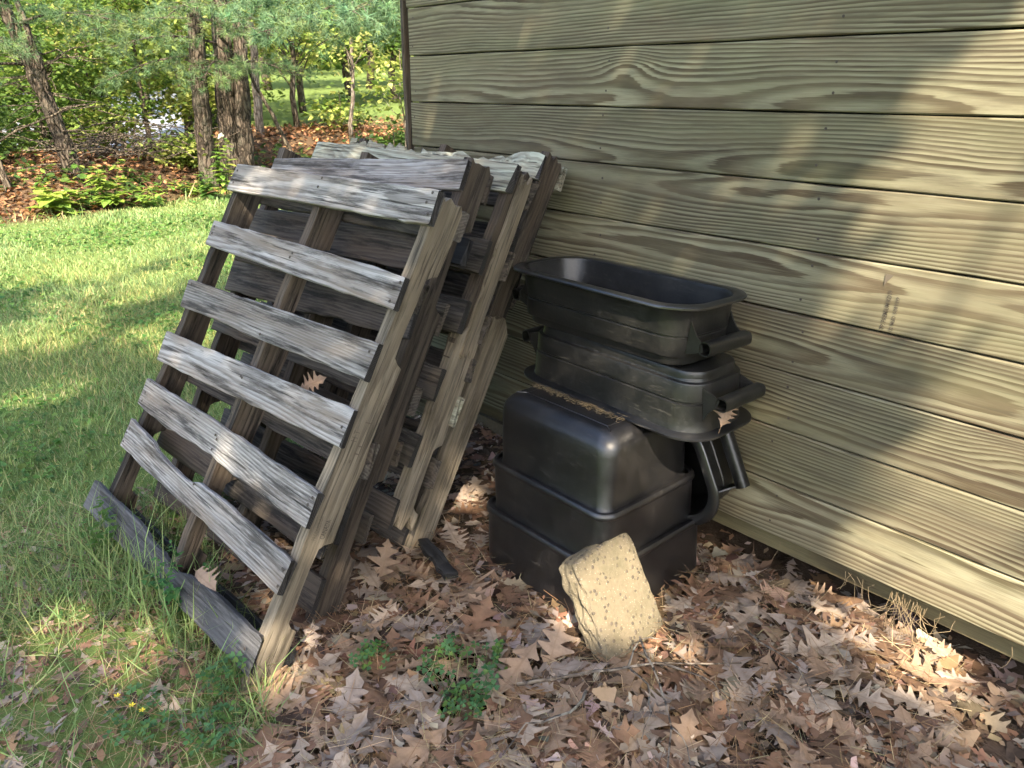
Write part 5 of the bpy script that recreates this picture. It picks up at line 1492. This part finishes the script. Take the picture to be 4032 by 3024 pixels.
# bank cover: dry leaves and undergrowth
n = 26000
f_ = rng.uniform(9, 18, n); q_ = rng.uniform(-0.85, 0.0, n)
x = f_ * F2[0] + q_ * f_ * R2[0]; y = f_ * F2[1] + q_ * f_ * R2[1]
e = f_ - lawn_edge(q_ * f_)
k = (rng.random(n) < ss(-0.2, 0.6, e) * ss(6.0, 4.0, e))
x, y = x[k], y[k]; m = len(x)
v, f, tt = scatter(DL, rot_from(np.column_stack([rng.normal(0, 0.5, m), rng.normal(0, 0.5, m), np.ones(m)]), rng.uniform(0, 6.28, m)), rng.uniform(0.05, 0.12, m),
                   np.column_stack([x, y, terrain(x, y) + rng.uniform(0.0, 0.06, m)]), pick_cols([(0.30, 0.155, 0.075), (0.37, 0.21, 0.11), (0.20, 0.10, 0.05), (0.12, 0.07, 0.04), (0.24, 0.12, 0.06)], m, 0.3))
o = obj('bank_leaves', mesh('bank_leaves', v, f, M['litter'], tt)); tag(o, 'brown fallen leaves covering the wooded bank', 'leaf litter', kind='stuff')
n = 22000
f_ = rng.uniform(9, 17, n); q_ = rng.uniform(-0.85, 0.0, n)
x = f_ * F2[0] + q_ * f_ * R2[0]; y = f_ * F2[1] + q_ * f_ * R2[1]
e = f_ - lawn_edge(q_ * f_)
k = (rng.random(n) < 1.0 * ss(-0.6, 0.1, e) * ss(3.0, 1.0, e) * ss(-0.3, 0.3, wav(x, y, 1.9, 61)))
x, y = x[k], y[k]; m = len(x)
v, f, tt = scatter(ov, rot_from(np.column_stack([rng.normal(0, 0.5, m), rng.normal(0, 0.5, m), np.ones(m)]), rng.uniform(0, 6.28, m)), rng.uniform(0.06, 0.13, m),
                   np.column_stack([x, y, terrain(x, y) + rng.uniform(0.03, 0.40, m) * rng.random(m)]), pick_cols(MG + MG + YG[:1] + DG + DG, m, 0.2))
o = obj('bank_undergrowth', mesh('bank_undergrowth', v, f, M['green'], tt)); tag(o, 'green undergrowth along the foot of the bank', 'undergrowth', kind='stuff')
# far woodland mass behind the separate trees, all round
n = 42000
a_ = rng.uniform(0, 6.28, n)
near_view = np.cos(a_ - math.atan2(F2[1], F2[0])) > 0.2
rd = np.where(near_view, rng.uniform(46, 62, n), rng.uniform(38, 60, n))
x = rd * np.cos(a_); y = rd * np.sin(a_)
z = np.maximum(terrain(x, y, False), 0) + np.where(near_view, 6.0, 10.0) * rng.random(n) ** 1.3 * (0.8 + 0.35 * wav(x, y, 0.25, 71))
v, f, tt = scatter(DL, rot_from(rng.normal(0, 1, (n, 3)) + np.array([0, 0, 0.8]), rng.uniform(0, 6.28, n)), rng.uniform(0.6, 1.15, n), np.column_stack([x, y, z]), pick_cols(MG + YG, n, 0.25))
o = obj('far_woodland', mesh('far_woodland', v, f, M['green'], tt)); tag(o, 'distant mass of green woodland closing the view', 'woodland', kind='stuff')

# ------------------------------------------------------------------ shade trees out of frame, between the place and the sun
S3 = np.array(SUN)
def landing(p):
    """where the shadow of p falls: on the shed wall or the ground"""
    tg = p[:, 2] / S3[2]
    q = p - S3 * tg[:, None]
    tw = (p[:, 1] - WY) / S3[1]
    qw = p - S3 * tw[:, None]
    wall = (q[:, 1] > WY) & (qw[:, 0] > SX0) & (qw[:, 2] < 2.55)
    return np.where(wall[:, None], qw, q)
# openings in the leaves: (point the light reaches, radius of the beam, share of leaves left in it)
GAPS = [((-0.60, WY, 1.48), 0.15, 0.05), ((-0.55, WY, 1.30), 0.12, 0.1), ((-0.72, WY, 1.38), 0.06, 0.2), ((-0.85, WY, 1.29), 0.045, 0.3), ((-1.13, WY, 1.33), 0.004, 0.3),
        ((-0.52, WY, 1.12), 0.15, 0.05), ((-0.68, WY, 1.13), 0.10, 0.1), ((-0.80, WY, 1.00), 0.05, 0.3), ((-0.92, WY, 0.93), 0.035, 0.3), ((-0.44, WY, 0.80), 0.10, 0.1), ((-0.63, WY, 0.62), 0.07, 0.2), ((-0.43, WY, 0.55), 0.10, 0.1),
        ((-0.72, WY, 0.30), 0.055, 0.2), ((-0.55, WY, 0.25), 0.09, 0.1), ((-0.38, WY, 0.21), 0.08, 0.1),
        ((-0.62, 1.94, 0.05), 0.08, 0.10), ((-0.44, 1.90, 0.05), 0.09, 0.10), ((-0.76, 1.93, 0.05), 0.03, 0.3), ((-0.90, 1.47, 0.05), 0.03, 0.3),
        ((-1.14, 1.45, 0.17), 0.12, 0.05), ((-1.18, 1.36, 0.20), 0.09, 0.05), ((-1.10, 1.50, 0.08), 0.08, 0.05),
        ((-1.25, 1.665, 0.33), 0.05, 0.3), ((-1.28, 1.60, 0.52), 0.04, 0.4), ((-1.25, 1.80, 0.41), 0.04, 0.4), ((-1.39, 1.67, 0.85), 0.08, 0.2), ((-1.26, 1.67, 0.83), 0.05, 0.2), ((-1.29, 1.67, 0.65), 0.06, 0.3),
        ((-2.03, 1.60, 0.02), 0.04, 0.2), ((-1.72, 0.66, 0.12), 0.04, 0.3), ((-1.64, 0.60, 0.05), 0.04, 0.3), ((-2.05, 0.38, 0.0), 0.08, 0.4), ((-2.25, 0.25, 0.0), 0.06, 0.4),
        ((-2.55, 1.10, 1.22), 0.05, 0.4), ((-2.2, 0.78, 0.43), 0.035, 0.3), ((-1.95, 0.74, 0.40), 0.03, 0.3)]
GAPS_L = [((-8.6, 2.0, 0), 0.9, 0.12), ((-8.4, 2.95, 0), 0.6, 0.12), ((-8.1, 1.3, 0), 0.7, 0.12), ((-7.6, 1.7, 0), 0.35, 0.3), ((-6.6, 1.6, 0), 0.5, 0.45), ((-7.0, 2.6, 0), 0.4, 0.4), ((-5.6, 0.9, 0), 0.3, 0.5), ((-5.0, 1.6, 0), 0.3, 0.4), ((-4.2, 0.6, 0), 0.25, 0.5)]
def shade_tree(label, tgt_x, tgt_y, tdist, n, lsize, trunk, gaps, drop=0.0, cols=MG):
    root, b = tree_root('shade_tree', label, trunk)
    x = rng.uniform(*tgt_x, n); y = rng.uniform(*tgt_y, n)
    t = rng.uniform(*tdist, n)
    p = np.column_stack([x, y, np.zeros(n)]) + S3[None] * t[:, None]
    L = landing(p)
    keep = rng.random(n) > drop * ss(-0.2, 0.8, wav(L[:, 0] * 1.0 + L[:, 2], L[:, 1] * 1.0, 4.0, 91))
    for c_, r_, share in gaps:
        dv = p - np.array(c_)[None]
        al = dv @ S3
        dist = np.linalg.norm(dv - al[:, None] * S3[None], axis=1)
        keep &= ~((dist < r_ + lsize * 0.5) & (rng.random(n) > share * 0.25))
    p = p[keep]; m = len(p)
    nm = rng.normal(0, 0.55, (m, 3)) + np.array([0, 0, 0.9])
    v, f, tt = scatter(DL, rot_from(nm, rng.uniform(0, 6.28, m)), lsize * rng.uniform(0.8, 1.25, m), p - b, pick_cols(cols, m))
    mb = MB()
    top = np.array([0.25, -0.2, 5.8 if trunk[0] > 3 else 9.5])
    mb.tube(curve((0, 0, -0.2), top, 8, 0, 0.05), list(np.linspace(0.22, 0.06, 8)), 10, True, 0.05)
    for k in range(30):
        e_ = p[rng.integers(0, m)] - b
        s_ = top * rng.uniform(0.45, 0.98)
        mb.tube(curve(s_, e_, 5, 0.2, 0.06), list(np.linspace(0.022, 0.005, 5)), 5, False)
    obj('trunk', mb.mesh('trunk', M['bark'], True), root)
    obj('crown', mesh('crown', v, f, M['green'], tt), root)
shade_tree('oak behind the viewer whose crown shades the shed and the pallets', (-4.2, 1.6), (-0.6, 4.6), (6.6, 10.2), 42000, 0.10, (5.0, -3.6), GAPS)
shade_tree('tree beside the lawn out of view whose crown shades the near lawn', (-9.3, -4.2), (-1.5, 5.0), (13.0, 18.0), 15000, 0.17, (1.6, -8.0), GAPS_L, drop=0.55)
